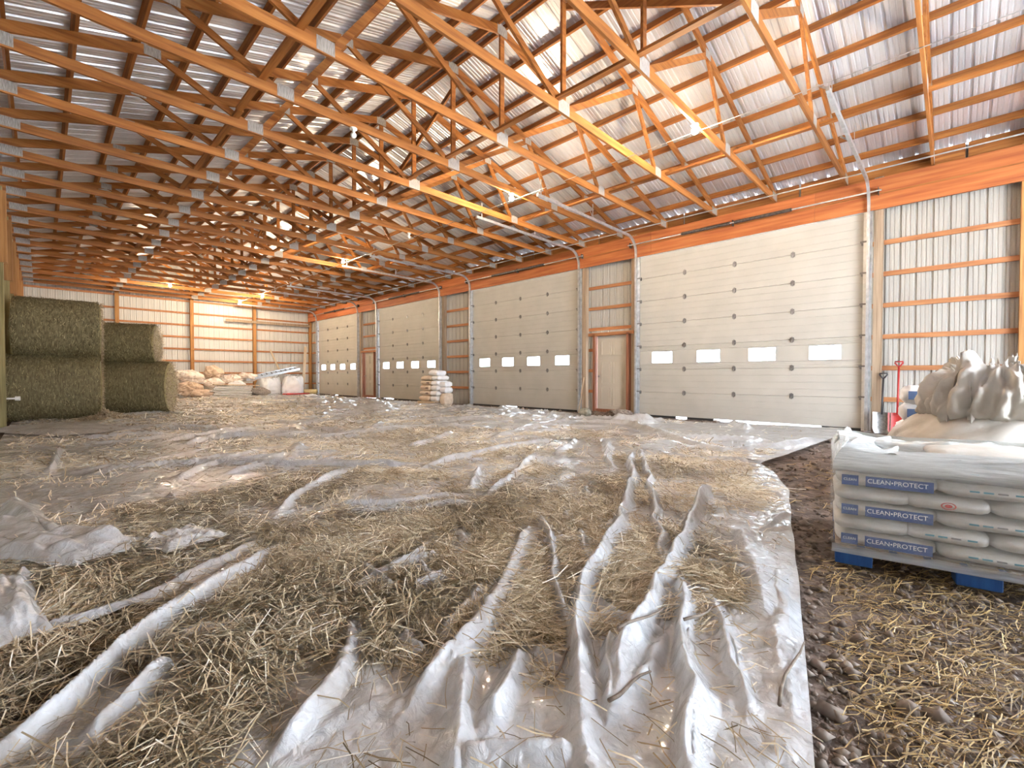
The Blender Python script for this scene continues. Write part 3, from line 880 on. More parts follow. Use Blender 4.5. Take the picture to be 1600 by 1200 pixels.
def ridge_field(x, y):
    """height and cleanliness of the folds"""
    shp = x.shape
    x, y = x.ravel(), y.ravel()
    z = np.zeros_like(x); cl = np.zeros_like(x)
    wob = (vnoise(x * 4, y * 4, 71) - 0.5) * 0.06 + (vnoise(x * 16, y * 16, 72) - 0.5) * 0.010
    for k, (pts, h, w) in enumerate(RIDGES):
        P = np.array(pts)
        mg = w * 2.2
        m = np.where((x > P[:, 0].min() - mg) & (x < P[:, 0].max() + mg) & (y > P[:, 1].min() - mg) & (y < P[:, 1].max() + mg))[0]
        if not len(m): continue
        px, py = x[m], y[m]
        best = np.full(len(m), 9.0); tt = np.zeros(len(m)); sd = np.zeros(len(m))
        seg = np.hypot(*(P[1:] - P[:-1]).T); cum = np.concatenate([[0], np.cumsum(seg)]); tot = cum[-1]
        for i in range(len(P) - 1):
            d = (P[i + 1] - P[i]) / seg[i]
            t = np.clip((px - P[i, 0]) * d[0] + (py - P[i, 1]) * d[1], 0, seg[i])
            qx, qy = px - P[i, 0] - d[0] * t, py - P[i, 1] - d[1] * t
            dd = np.hypot(qx, qy)
            u = dd < best
            best = np.where(u, dd, best); tt = np.where(u, (cum[i] + t) / tot, tt)
            sd = np.where(u, np.sign(d[0] * qy - d[1] * qx), sd)
        best = np.abs(best + sd * wob[m])
        taper = np.clip(np.minimum(tt, 1 - tt) * 6 + 0.25, 0, 1)
        along = 0.75 + 0.5 * vnoise(tt * tot * 3.2 + k * 3.1, np.full(len(m), k * 7.7), 5)
        wd = w * (0.75 + 0.5 * vnoise(tt * tot * 3 + k, np.full(len(m), k * 3.3), 8)) * np.where(sd > 0, 1.15, 0.85)
        c = np.clip((1 - np.sqrt((best / wd) ** 2 + 0.03)) / 0.83, 0, 1)
        z[m] = np.maximum(z[m], h * along * taper * (0.55 * c + 0.45 * c * c))
        cl[m] = np.maximum(cl[m], np.clip(c * 2.4, 0, 1) * np.clip(taper * 1.6, 0, 1))
    return z.reshape(shp), cl.reshape(shp)

def yR(x):
    return np.interp(x, [-.4, .6, 1.65, 2.82, 3.6, 4.75, 5.6, 5.98, 6.6, 9.5, 11.2], [-.15, .06, .306, .59, .79, 1.07, 1.42, 1.65, 1.58, 1.42, 1.46]) + 0.004 * np.sin(x * 9) * np.clip(x - 2, 0, 1)

def hay_field(x, y):
    """how much loose hay lies on the sheet, 0..1"""
    h = fbm(x * 0.9 + 3, y * 0.9, 11, 5) * 1.05 + 0.75 * (fbm(x * 3.1, y * 3.1, 12, 3) - 0.5) + 0.05
    def blob(cx, cy, r, a): return a * np.exp(-((x - cx) ** 2 + (y - cy) ** 2) / r ** 2)
    for b in ((1.05, 2.0, .40, .5), (1.7, 2.55, .6, .4), (1.15, 1.5, .28, .35), (0.55, 2.15, .25, .4), (2.1, 2.0, .5, .25), (2.3, 1.5, .3, .3), (1.9, 1.1, .22, .35), (2.35, .85, .25, .4), (0.6, 3.6, .6, .35), (0.35, 2.3, .2, .3),
              (0.62, 1.15, .28, -.5), (0.95, 1.05, .22, -.35), (1.45, 0.62, .28, -.55), (1.2, .5, .3, -.5), (2.0, .52, .25, -.5), (2.8, .68, .25, -.4), (3.6, .95, .3, -.35), (8.3, 3.0, 1.8, -.45), (9.2, 6.5, 1.8, -.4), (9.4, 10, 2, -.3), (1.2, 5.6, 1.3, -.22), (2.2, 7.0, 1.5, -.15), (9, 16, 3, -.15)):
        h = h + blob(*b)
    e = np.clip((y - yR(x)) / 0.22, 0, 1)
    h = h * (0.35 + 0.65 * e)
    return np.clip((h - 0.34) * 2.6, 0, 1)

def sheet_z(x, y, full=False):
    rz, cl = ridge_field(x, y)
    lift = np.clip((y - yR(x)) / 0.05, 0, 1)
    wr_ = 0.018 * (fbm(x * 2.2, y * 2.2, 31) - 0.5) + (0.020 + 0.035 * np.clip(1.3 - np.hypot(x - 1.5, y - 0.8) / 1.6, 0, 1)) * np.abs(fbm(x * 7 + y * 3, y * 7 - x * 3, 33, 3) - 0.5) + 0.010 * np.abs(fbm(x * 19, y * 19, 35, 2) - 0.5)
    near = np.clip(1.2 - np.hypot(x, y) / 22, 0.5, 1)
    z = 0.010 + (rz + wr_ * near) * (0.25 + 0.75 * lift) + 0.012
    if not full: return z
    hay = hay_field(x, y)
    dirt = np.clip(hay * 1.05 + 0.06 + 0.8 * np.clip(fbm(x * 2.6 + 20, y * 2.6, 47, 3) - 0.5, 0, 1) + 0.30 * fbm(x * 5, y * 5, 41, 4) - 0.10, 0, 1) * (1 - 0.92 * cl)
    return z, dirt, cl, hay

def graded(a, b, k):
    out = [a]
    while out[-1] < b:
        out.append(out[-1] + k * (1.0 + abs(out[-1])))
    out[-1] = b
    return np.array(out)
def inpoly(px, py, poly):
    r = np.zeros(px.shape, bool)
    n = len(poly)
    for i in range(n):
        x0, y0 = poly[i]; x1, y1 = poly[(i + 1) % n]
        c = ((y0 > py) != (y1 > py)) & (px < (x1 - x0) * (py - y0) / (y1 - y0 + 1e-12) + x0)
        r ^= c
    return r
GORE = [(-0.42, 2.72), (-0.30, 2.0), (-0.02, 2.02), (0.18, 2.26), (0.46, 2.52), (0.30, 2.62), (0.08, 2.58)]
xs = graded(-0.48, 6.10, 0.0044)
vv = graded(0.0, 27.0, 0.0044)
X, V = np.meshgrid(xs, vv, indexing='ij')
Y = yR(X) + V
Y = np.where(Y > 27.4, 27.4, Y)
Z, dirt, cl, hay = sheet_z(X, Y, True)
keep = ~inpoly(X, Y, GORE) & (Y < 27.39)
sheetA = put('plastic_sheet', grid_mesh('plastic_sheet', np.stack([X, Y, Z], -1), M['sheet'], keep, {'dirt': dirt * np.interp(np.hypot(X, Y), [0, 4, 9], [1, 0.92, 0.62]), 'hay_dark': hay * np.interp(np.hypot(X, Y), [0, 3, 7], [1, 0.85, 0.1])}))
tag(sheetA, 'large wrinkled translucent plastic sheet strewn with hay across the middle of the floor', 'sheet', 'plastic sheets on the floor')
xs = graded(5.95, 10.25, 0.0075)
vv = graded(0.0, 25.5, 0.0072)
X, V = np.meshgrid(xs, vv, indexing='ij')
X = 5.95 + (X - 5.95) * (1 + 0.05 * (fbm(V * 0.7, V * 0 + 3, 55, 3) - 0.6) + np.where(V < 2.2, 0.2 * (1 - V / 2.2), 0)  - 0.10 * np.exp(-((V - 4.6) / 0.8) ** 2))
Y = yR(X) + V
Z, dirt, cl, hay = sheet_z(X, Y, True)
Z = Z + 0.012
sheetB = put('plastic_sheet', grid_mesh('plastic_sheet', np.stack([X, Y, Z], -1), M['sheet'], None, {'dirt': np.clip(dirt * 0.75 - 0.12, 0, 1)}))
tag(sheetB, 'pale wrinkled plastic sheet spread along the foot of the overhead doors', 'sheet', 'plastic sheets on the floor')

# ------------------------------------------------------------------ LOOSE HAY AND STRAW
def blades(name, x, y, z, length, width, yaw, pitch, tone, mat):
    n = len(x)
    dx, dy, dz = np.cos(yaw) * np.cos(pitch), np.sin(yaw) * np.cos(pitch), np.sin(pitch)
    sx, sy = -np.sin(yaw) * width / 2, np.cos(yaw) * width / 2
    bow = length * rng.uniform(-0.10, 0.14, n)
    side = length * rng.uniform(-0.12, 0.12, n)
    V = np.zeros((n, 6, 3), np.float32)
    for i, (t, b) in enumerate(((-0.5, 0), (0, 1), (0.5, 0))):
        cx = x + dx * length * t - np.sin(yaw) * side * b
        cy = y + dy * length * t + np.cos(yaw) * side * b
        cz = z + dz * length * t + bow * b
        for j, s in enumerate((-1, 1)):
            V[:, 2 * i + j, 0] = cx + sx * s
            V[:, 2 * i + j, 1] = cy + sy * s
            V[:, 2 * i + j, 2] = cz + s * width * 0.25
    base = np.arange(n)[:, None] * 6
    Q = np.concatenate([base + np.array([[0, 1, 3, 2]]), base + np.array([[2, 3, 5, 4]])], 0)
    return raw_mesh(name, V.reshape(-1, 3), Q, mat, {'tone': np.repeat(tone, 6)})

def scatter(n_try, r0, r1, pw):
    u = rng.random(n_try)
    if pw == 0: r = np.sqrt(r0 ** 2 + u * (r1 ** 2 - r0 ** 2))
    else: r = r0 * (r1 / r0) ** u
    ph = np.radians(rng.uniform(-4, 97, n_try))
    return r * np.sin(ph), r * np.cos(ph), r
parts_ = [scatter(90000, 0.75, 2.6, 0), scatter(230000, 2.6, 27.5, 1)]
sx_ = np.concatenate([p[0] for p in parts_]); sy_ = np.concatenate([p[1] for p in parts_]); sr_ = np.concatenate([p[2] for p in parts_])
inside = (sx_ > -0.35) & (sx_ < 10.2) & (sy_ > yR(sx_) + 0.04) & (sy_ < 27.2)
sx_, sy_, sr_ = sx_[inside], sy_[inside], sr_[inside]
z_, dirt_, cl_, hay_ = sheet_z(sx_, sy_, True)
prob = np.clip(hay_ * 1.1 + 0.05, 0, 1) * np.interp(sr_, [0, 2.6, 2.61, 4], [0.62, 0.62, 0.9, 1]) * np.interp(sr_, [0, 3, 6, 12, 27], [1, 1, .50, .34, .3]) * np.interp(sx_, [0, 6, 7.5], [1, 1, .5]) * (1 - 0.97 * np.clip(cl_ * 1.7, 0, 1))
kp = rng.random(len(sx_)) < prob
sx_, sy_, sr_, z_, hay_ = sx_[kp], sy_[kp], sr_[kp], z_[kp], hay_[kp]
n = len(sx_)
ln = rng.gamma(4, 0.022, n) * (1 + sr_ * 0.045) + 0.03
flow = 2.2 * fbm(sx_ * 1.1, sy_ * 1.1, 61, 2) * math.pi
yaw = np.where(rng.random(n) < 0.35, rng.uniform(0, 2 * math.pi, n), flow + rng.normal(0, 0.55, n))
tone = np.clip(np.interp(sr_, [0, 3, 7], [0.10, 0.24, 0.58]) + 0.42 * fbm(sx_ * 1.6, sy_ * 1.6, 63, 3) + rng.normal(0.08, 0.28, n), 0, 1)  # hay colour paler with distance, standing in for stronger light on the far floor
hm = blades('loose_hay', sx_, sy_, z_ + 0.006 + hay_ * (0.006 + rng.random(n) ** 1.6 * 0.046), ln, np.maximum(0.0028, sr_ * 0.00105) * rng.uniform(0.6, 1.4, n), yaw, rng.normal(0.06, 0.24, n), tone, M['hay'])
o = put('loose_hay', hm)
tag(o, 'loose dry hay strewn in mats over the plastic sheeting', 'hay', kind='stuff')

# straw and gravel on bare ground by the pallet
sx_, sy_, sr_ = scatter(110000, 0.9, 9.0, 1)
m = (sy_ < yR(sx_) - 0.02) & (sx_ < 9.5)
sx_, sy_, sr_ = sx_[m], sy_[m], sr_[m]
d_ = np.clip(fbm(sx_ * 1.4, sy_ * 1.4, 81, 4) * 1.5 - 0.35 + 0.5 * np.exp(-((sx_ - 2.35) ** 2 + (sy_ + 0.05) ** 2) / 0.8 ** 2) - 0.75 * np.exp(-((sy_ - yR(sx_)) / 0.16) ** 2) - 0.07 * np.clip(sx_ - 3, 0, 5), 0.02, 1)
kp = rng.random(len(sx_)) < d_
sx_, sy_, sr_ = sx_[kp], sy_[kp], sr_[kp]
n = len(sx_)
hm = blades('loose_straw', sx_, sy_, soil_z(sx_, sy_) + 0.008 + rng.random(n) ** 2 * 0.03, rng.gamma(4, 0.015, n) + 0.02, np.maximum(0.0024, sr_ * 0.0009) * rng.uniform(0.6, 1.4, n), np.where(rng.random(n) < .5, rng.uniform(0, 6.28, n), rng.normal(-0.5, 0.6, n)), rng.normal(0.06, 0.2, n), np.clip(rng.normal(0.24, 0.24, n), 0, 1), M['straw'])
tag(put('loose_straw', hm), 'golden straw scattered on the bare soil around the pallet', 'straw', kind='stuff')
# gravel
n = 9000
gx_, gy_, gr_ = scatter(n * 2, 0.8, 10.0, 1)
m = (gy_ < yR(gx_) - 0.0) & (gx_ < 10.8)
gx_, gy_, gr_ = gx_[m], gy_[m], gr_[m]
ex = rng.uniform(-0.35, 0.5, 900); ey = rng.uniform(1.95, 2.75, 900)
m = inpoly(ex, ey, GORE)
gx_ = np.concatenate([gx_, ex[m]]); gy_ = np.concatenate([gy_, ey[m]]); gr_ = np.hypot(gx_, gy_)
bx = rng.uniform(10.1, 11.1, 1500); by = rng.uniform(1.5, 26, 1500)
gx_ = np.concatenate([gx_, bx]); gy_ = np.concatenate([gy_, by]); gr_ = np.hypot(gx_, gy_)
n = len(gx_)
rad = rng.gamma(3, 0.0030, n) * (1 + 0.12 * gr_) + 0.003
OCT = np.array([(1, 0, 0), (0, 1, 0), (-1, 0, 0), (0, -1, 0), (0, 0, 0.7), (0, 0, -0.7)], float)
OF = np.array([(0, 1, 4), (1, 2, 4), (2, 3, 4), (3, 0, 4), (1, 0, 5), (2, 1, 5), (3, 2, 5), (0, 3, 5)])
PV = OCT[None] * rad[:, None, None] * rng.uniform(0.6, 1.3, (n, 6, 1))
ca, sa = np.cos(rng.uniform(0, 6.28, n)), np.sin(rng.uniform(0, 6.28, n))
PV2 = PV.copy(); PV2[:, :, 0] = PV[:, :, 0] * ca[:, None] - PV[:, :, 1] * sa[:, None]; PV2[:, :, 1] = PV[:, :, 0] * sa[:, None] + PV[:, :, 1] * ca[:, None]
PV2 += np.stack([gx_, gy_, soil_z(gx_, gy_) + rad * 0.25], -1)[:, None]
FV = (np.arange(n)[:, None, None] * 6 + OF[None]).reshape(-1, 3)
tag(put('gravel', raw_mesh('gravel', PV2.reshape(-1, 3), FV, M['pebble'], None, True)), 'small stones of the gravel floor beside the sheeting', 'gravel', kind='stuff')

# twigs on the sheet
for i, (p, q, lab) in enumerate((((1.568, 0.372), (2.017, 0.409), 'dark twig along the clean edge of the plastic sheet'),
                                 ((1.45, 0.857), (1.838, 0.877), 'dark twig propped against the tall fold left of the clean edge'),
                                 ((1.79, 0.759), (2.047, 0.743), 'dark twig across the bare plastic next to the clean edge twig'),
                                 ((1.149, 0.965), (1.329, 0.983), 'dark twig lying on the bare plastic left of the central fold'),
                                 ((1.194, 0.754), (1.434, 0.724), 'longer dark twig closest to the camera on the bare plastic'))):
    mid = ((p[0] + q[0]) / 2, (p[1] + q[1]) / 2 + 0.01)
    pts = []
    for t in np.linspace(0, 1, 6):
        x = p[0] + (q[0] - p[0]) * t; y = p[1] + (q[1] - p[1]) * t + 0.012 * math.sin(t * 5 + i)
        zz = float(sheet_z(np.array([x]), np.array([y]))[0])
        pts.append([x, y, zz])
    zm = max(pts[0][2], pts[-1][2])
    zs = np.array([pp[2] for pp in pts]); lin = np.linspace(zs[0], zs[-1], 6); up = max(0, (zs - lin).max())
    for pp, l in zip(pts, lin): pp[2] = l + up + 0.004
    o = MB().tube(pts, [0.0065, 0.006, 0.0055, 0.005, 0.0045, 0.003], 6).build('twig', M['stick'], smooth=True)
    tag(o, lab, 'twig', 'twigs on the sheeting')

# ------------------------------------------------------------------ ROUND HAY BALES
def make_bale(name, r, length, loc, rz, label, seed):
    root = empty(name, loc, rz, label, 'hay bale', 'round hay bales stacked on the left')
    nt_, nl = 72, 34
    th = np.linspace(0, 2 * math.pi, nt_ + 1)
    s = np.linspace(-0.5, 0.5, nl)
    T, S = np.meshgrid(th, s, indexing='ij')
    edge = 1 - 0.06 * np.clip((np.abs(S) - 0.42) / 0.08, 0, 1) ** 2
    nz = (fbm((T % (2 * math.pi)) * 6, S * 14, seed, 3) - 0.5)
    nz[-1] = nz[0]
    sag = 1 - 0.05 * np.clip(-np.sin(T), 0, 1) ** 4
    R_ = r * edge * sag * (1 + 0.035 * nz)
    P = np.stack([S * length + 0.02 * nz, R_ * np.cos(T), R_ * np.sin(T) + r * 0.95], -1)
    body_ = put('rolled_body', grid_mesh('rolled_body', P, M['bale'], smooth=True), root)
    for sgn in (-1, 1):
        rr = np.linspace(0, 1, 9)
        A, B = np.meshgrid(th, rr, indexing='ij')
        nn = fbm(np.cos(A) * B * 5 + 7, np.sin(A) * B * 5, seed + 3, 3) - 0.5
        k = 0 if sgn < 0 else nl - 1
        Rr = R_[:, k][:, None]
        P = np.stack([sgn * (length / 2 + 0.05 * (1 - B ** 2)) + 0.05 * nn * (B < 0.99), Rr * B * np.cos(A), Rr * B * np.sin(A) + r * 0.95], -1)
        end_ = put('bale_end', grid_mesh('bale_end', P, M['baleend']), root)
    # fuzz
    n = 8000
    a = rng.uniform(0, 2 * math.pi, n); sx = rng.uniform(-0.5, 0.5, n) * length
    L_ = rng.gamma(4, 0.014, n) + 0.02
    w = rng.uniform(0.005, 0.011, n)
    V = np.zeros((n, 4, 3))
    ct, st = np.cos(a), np.sin(a)
    rad_ = r * 0.985 * (1 - 0.05 * np.clip(-st, 0, 1) ** 4)
    tang = rng.normal(0, 0.55, n)
    sgn_ = rng.choice([-1, 1], n)
    out_ = rng.uniform(0.04, 0.35, n)
    for j, (e, sd) in enumerate(((0, -1), (0, 1), (1, 1), (1, -1))):
        aa = a + e * L_ * np.cos(tang) / r * sgn_
        rr = rad_ + e * L_ * out_
        V[:, j, 0] = sx + sd * w / 2 + e * L_ * np.sin(tang)
        V[:, j, 1] = rr * np.cos(aa)
        V[:, j, 2] = rr * np.sin(aa) + r * 0.95
    ok = V[:, :, 2].min(1) > 0.01
    V = V[ok]
    Q = np.arange(len(V) * 4).reshape(-1, 4)
    tone = np.clip(rng.normal(0.36, 0.22, len(V)), 0, 1)
    f = put('hay_fuzz', raw_mesh('hay_fuzz', V.reshape(-1, 3), Q, M['balehay'], {'tone': np.repeat(tone, 4)}), body_)
    f['kind'] = 'stuff'
    n = 1600
    a = rng.uniform(0, 2 * math.pi, n); q = np.sqrt(rng.random(n)) * r * 0.97
    V = np.zeros((n, 4, 3)); yw = rng.uniform(0, 6.28, n); L_ = rng.gamma(4, 0.016, n) + 0.02
    for j, (e, sd) in enumerate(((0, -1), (0, 1), (1, 1), (1, -1))):
        V[:, j, 0] = length / 2 + 0.03 + e * L_ * 0.45
        V[:, j, 1] = q * np.cos(a) + e * L_ * np.cos(yw) - sd * 0.004 * np.sin(yw)
        V[:, j, 2] = q * np.sin(a) + r * 0.95 + e * L_ * np.sin(yw) + sd * 0.004 * np.cos(yw)
    f = put('end_fuzz', raw_mesh('end_fuzz', V.reshape(-1, 3), np.arange(n * 4).reshape(-1, 4), M['hay'], {'tone': np.repeat(np.clip(rng.normal(0.5, 0.2, n), 0, 1), 4)}), end_)
    f['kind'] = 'stuff'
    return root
make_bale('hay_bale', 0.79, 1.54, (0.25, 15.42, 0.02), math.radians(-3), 'large round hay bale on the floor against the left post', 101)
make_bale('hay_bale', 0.72, 1.46, (0.30, 15.50, 1.50), math.radians(-3), 'round hay bale on top of the one by the left post', 131)
make_bale('hay_bale', 0.75, 1.46, (1.92, 16.55, 0.02), math.radians(-21), 'round hay bale on the floor with its pale end showing', 161)
make_bale('hay_bale', 0.575, 1.20, (1.74, 16.62, 1.41), math.radians(-20), 'smallest round hay bale on top of the pale ended one', 191)
# hay dropped at the foot of the bales
n = 2600
x = rng.normal(1.08, 0.22, n); y = rng.normal(15.0, 0.28, n)
tag(put('hay_spill', blades('hay_spill', x, y, 0.03 + np.clip(0.22 - 0.5 * np.hypot(x - 1.05, y - 15.1), 0, 1) * rng.random(n), rng.gamma(4, 0.03, n) + .04, np.full(n, 0.014), rng.uniform(0, 6.28, n), rng.normal(0.1, 0.3, n), np.clip(rng.normal(.55, .2, n), 0, 1), M['hay'])), 'pale hay spilled between the two lower bales', 'hay', kind='stuff')

# ------------------------------------------------------------------ SACKS ON THE NEAR PALLET
def crumple_box(sx, sy, sz, seed, nu=26, nv=14, e=0.28, ear=0.0, wr=0.006):
    """pillow-shaped sack centred at origin: superellipsoid with puckers"""
    u = np.linspace(-math.pi, math.pi, nu + 1); v = np.linspace(-math.pi / 2, math.pi / 2, nv + 1)
    U_, V_ = np.meshgrid(u, v, indexing='ij')
    f = lambda t, p: np.sign(t) * np.abs(t) ** p
    x = f(np.cos(V_), 0.45) * f(np.cos(U_), e); y_ = f(np.cos(V_), 0.45) * f(np.sin(U_), e); z = f(np.sin(V_), 0.75)
    d = np.maximum(np.abs(x), np.abs(y_))
    pinch = 1 - 0.42 * np.clip((np.abs(x) - 0.86) / 0.14, 0, 1) ** 1.5
    z = z * pinch
    nn = fbm(x * 3 + seed * 1.3 + 10, y_ * 3 + z * 2 + 10, seed, 3) - 0.5
    nn[-1] = nn[0]
    k = 1 + 0.0
    P = np.stack([x * sx / 2 + nn * wr * x, y_ * sy / 2 + nn * wr * 2 * y_, z * sz / 2 + nn * wr * 2.2], -1)
    return P

def text_mesh(txt, size, name, mat):
    cu = bpy.data.curves.new(name, 'FONT')
    cu.body = txt
    cu.size = size
    cu.align_x = 'CENTER'; cu.align_y = 'CENTER'
    cu.extrude = 0.0003
    ob = bpy.data.objects.new('tmp', cu)
    COL.objects.link(ob)
    dg = bpy.context.evaluated_depsgraph_get()
    me = bpy.data.meshes.new_from_object(ob.evaluated_get(dg))
    bpy.data.objects.remove(ob)
    me.materials.clear(); me.materials.append(mat)
    me.name = name
    return me

P0 = Vector((3.15, 0.475, 0)); UA = math.atan2(-0.986, 0.166)
pal = Matrix.Translation(P0) @ Matrix.Rotation(UA, 4, 'Z')     # local x along the front face, local y = depth (away)
def pw(x, y, z): return pal @ Vector((x, y, z))
PL, PD = 1.22, 1.00
pallet = empty('shipping_pallet', P0, UA, 'blue painted pallet with dark deck under the feed sacks', 'pallet')
for iy in (0.06, PD / 2, PD - 0.06):
    for ix in (0.085, PL / 2 - 0.02, PL - 0.085):
        MB().box((ix, iy, 0.037), (0.17, 0.11, 0.070), bev=0.004).build('block', M['blueblock'], pallet)
for iy in (0.05, PD / 2, PD - 0.05):
    MB().box((PL / 2, iy, 0.082), (PL, 0.10, 0.018)).build('stringer_board', M['blueblock'], pallet)
for i in range(9):
    MB().box((0.05 + i * (PL - 0.1) / 8, PD / 2, 0.101), (0.10, PD, 0.018)).build('deck_board', M['greypost'], pallet)
LABT = text_mesh('CLEAN\u2022PROTECT', 0.0335, 'lettering', M['inkwhite'])
LAB2 = text_mesh('CLEAN', 0.020, 'lettering', M['inkwhite'])
TEAL = text_mesh('INFO', 0.016, 'lettering', M['inkteal'])
rows = ['bottom', 'second', 'third', 'fourth', 'fifth', 'sixth']
def sack(name, x0, x1, y0, y1, zc, h, seed, label, brand=False, stamp=False, teal=False, tilt=0.0, group='white feed sacks on the pallet'):
    cx, cy = (x0 + x1) / 2, (y0 + y1) / 2
    r = empty(name, pw(cx, cy, zc - h / 2), UA, label, 'sack', group)
    swap = (y1 - y0) > (x1 - x0)
    if swap:
        P = crumple_box(y1 - y0, x1 - x0, h, seed)
        P = np.stack([-P[..., 1], P[..., 0], P[..., 2]], -1)
    else:
        P = crumple_box(x1 - x0, y1 - y0, h, seed)
    P[..., 2] += h / 2 + P[..., 0] * tilt
    b = put('sack_body', grid_mesh('sack_body', P, M['sack']), r)
    yf = -(y1 - y0) / 2
    hz = h * 0.5
    if brand:
        wx = x1 - x0
        bands = []
        for a, bb in ((0.06, 0.23), (0.30, 0.93)):
            xa, xb = -wx / 2 + a * wx, -wx / 2 + bb * wx
            bands.append(MB().box(((xa + xb) / 2, yf - 0.006, hz + tilt * (xa + xb) / 2), (xb - xa, 0.004, h * 0.62)).build('printed_band', M['sackblue'], r))
            bands[-1]['label'] = 'blue printed band with white lettering'
        put('lettering', LABT, bands[1], (-wx / 2 + 0.60 * wx, yf - 0.0088, hz + 0.003 + tilt * 0.1 * wx), (math.pi / 2, 0, 0)).scale = (0.96, 1, 1)
        put('lettering', LAB2, bands[0], (-wx / 2 + 0.145 * wx, yf - 0.0088, hz + 0.003 - tilt * 0.35 * wx), (math.pi / 2, 0, 0)).scale = (0.95, 1, 1)
    if stamp:
        mb = MB()
        R1 = 0.030
        ring = [(R1 * math.cos(t), R1 * 0.62 * math.sin(t)) for t in np.linspace(0, 2 * math.pi, 25)[:-1]]
        rin = [(0.78 * a, 0.78 * b2) for a, b2 in ring]
        P_, F_ = [], []
        for (a, b2) in ring + rin: P_.append((a, yf - 0.008, hz + b2))
        for i in range(24):
            j = (i + 1) % 24
            F_.append((i, j, 24 + j, 24 + i))
        mb.add(P_, F_)
        mb.add([(a * 0.5, yf - 0.0082, hz + b2 * 0.5) for a, b2 in ring], [tuple(range(24))])
        mb.build('round_stamp', M['inkred'], r)
    if teal:
        for i, (dx, mt) in enumerate(((-0.07, M['inkteal']), (-0.02, M['inkteal']), (0.03, M['inkgrey']), (0.09, M['inkteal']))):
            MB().box((dx, yf - 0.007, hz + 0.004), (0.036, 0.003, 0.008)).build('printed_line', mt, r)
    return r
LH = 0.083
z0 = 0.112
for k in range(6):
    zc = z0 + LH * (k + 0.5)
    rw = rows[k]
    h = LH * 1.10
    if k % 2 == 0:
        sack('feed_sack', 0.00, 0.445, 0.0, 0.62, zc, h, 3 + k, 'white feed sack with blue printed band, corner of the %s layer on the pallet' % rw, brand=True)
        sack('feed_sack', 0.43, 0.84, 0.0, 0.62, zc, h, 13 + k, 'plain white feed sack next to the printed corner sack in the %s layer' % rw, teal=True)
        sack('feed_sack', 0.82, 1.22, 0.0, 0.62, zc, h, 23 + k, 'white feed sack at the hidden end of the %s layer' % rw, brand=True)
        sack('feed_sack', 0.02, 0.62, 0.60, 1.0, zc, h, 33 + k, 'white feed sack behind the printed corner sack in the %s layer' % rw)
    else:
        sack('feed_sack', -0.01, 0.34, 0.0, 0.52, zc, h, 43 + k, 'plain white feed sack at the corner of the %s layer on the pallet' % rw)
        sack('feed_sack', 0.30, 0.64, -0.004, 0.52, zc, h, 53 + k, 'white feed sack second from the corner in the %s layer' % rw, stamp=(k == 3), teal=(k != 3))
        sack('feed_sack', 0.62, 1.22, 0.0, 0.45, zc, h, 63 + k, 'long white feed sack at the outer end of the %s layer' % rw, brand=False, teal=True)
        sack('feed_sack', 0.02, 0.60, 0.52, 1.0, zc, h, 73 + k, 'white feed sack behind the corner one in the %s layer' % rw)
# stretch film round the load, gathered at the top
nper = 240
t = np.linspace(0, 1, nper + 1)
per = 2 * (PL + PD)
def rect(tv):
    d = (tv % 1.0) * per
    o_ = 0.016
    x = np.where(d < PL, d, np.where(d < PL + PD, PL, np.where(d < 2 * PL + PD, 2 * PL + PD - d, 0)))
    y = np.where(d < PL, 0, np.where(d < PL + PD, d - PL, np.where(d < 2 * PL + PD, PD, per - d)))
    x = (x - PL / 2) * (1 + 2 * o_ / PL) + PL / 2; y = (y - PD / 2) * (1 + 2 * o_ / PD) + PD / 2
    return x, y
zz = np.concatenate([np.linspace(0.07, 0.52, 22), np.linspace(0.535, 0.655, 14)])
T, Zg = np.meshgrid(t, zz, indexing='ij')
RX, RY = rect(T)
top = np.clip((Zg - 0.56) / 0.10, 0, 1)
wv = (fbm(T * per * 4, Zg * 14, 201, 4) - 0.5); wv[-1] = wv[0]
wl_ = 0.05 * (fbm(T * per * 1.6, T * 0 + 2, 203, 3) - 0.35); wl_[-1] = wl_[0]
tz_ = (vnoise(T * per * 2.3, T * 0, 209) - 0.4); tz_[-1] = tz_[0]
inn = 0.014 * wv * (0.25 + top) + 0.10 * top ** 2 + wl_ * top
RX = RX + (PL / 2 - RX) * inn * 1.2; RY = RY + (PD / 2 - RY) * inn * 1.2
corner = np.exp(-(np.minimum(np.minimum(T, 1 - T) * per, 9) / 0.14) ** 2) + np.exp(-((T * per - (per - 0.30)) / 0.25) ** 2)
Zw = Zg + top * (0.035 * tz_ + 0.05 * corner) + 0.008 * wv * top
haze = 0.20 + 0.55 * np.clip((Zg - 0.515) / 0.06, 0, 1) + 0.26 * np.clip((0.13 - Zg) / 0.03, 0, 1)
pm_ = np.stack([RX, RY, Zw], -1)
wrap = empty('stretch_wrap', P0, UA, 'hazy stretch film wound round the sacks on the pallet', 'film')
put('film_skin', grid_mesh('film_skin', pm_, M['wrap'], None, {'haze': haze}), wrap)
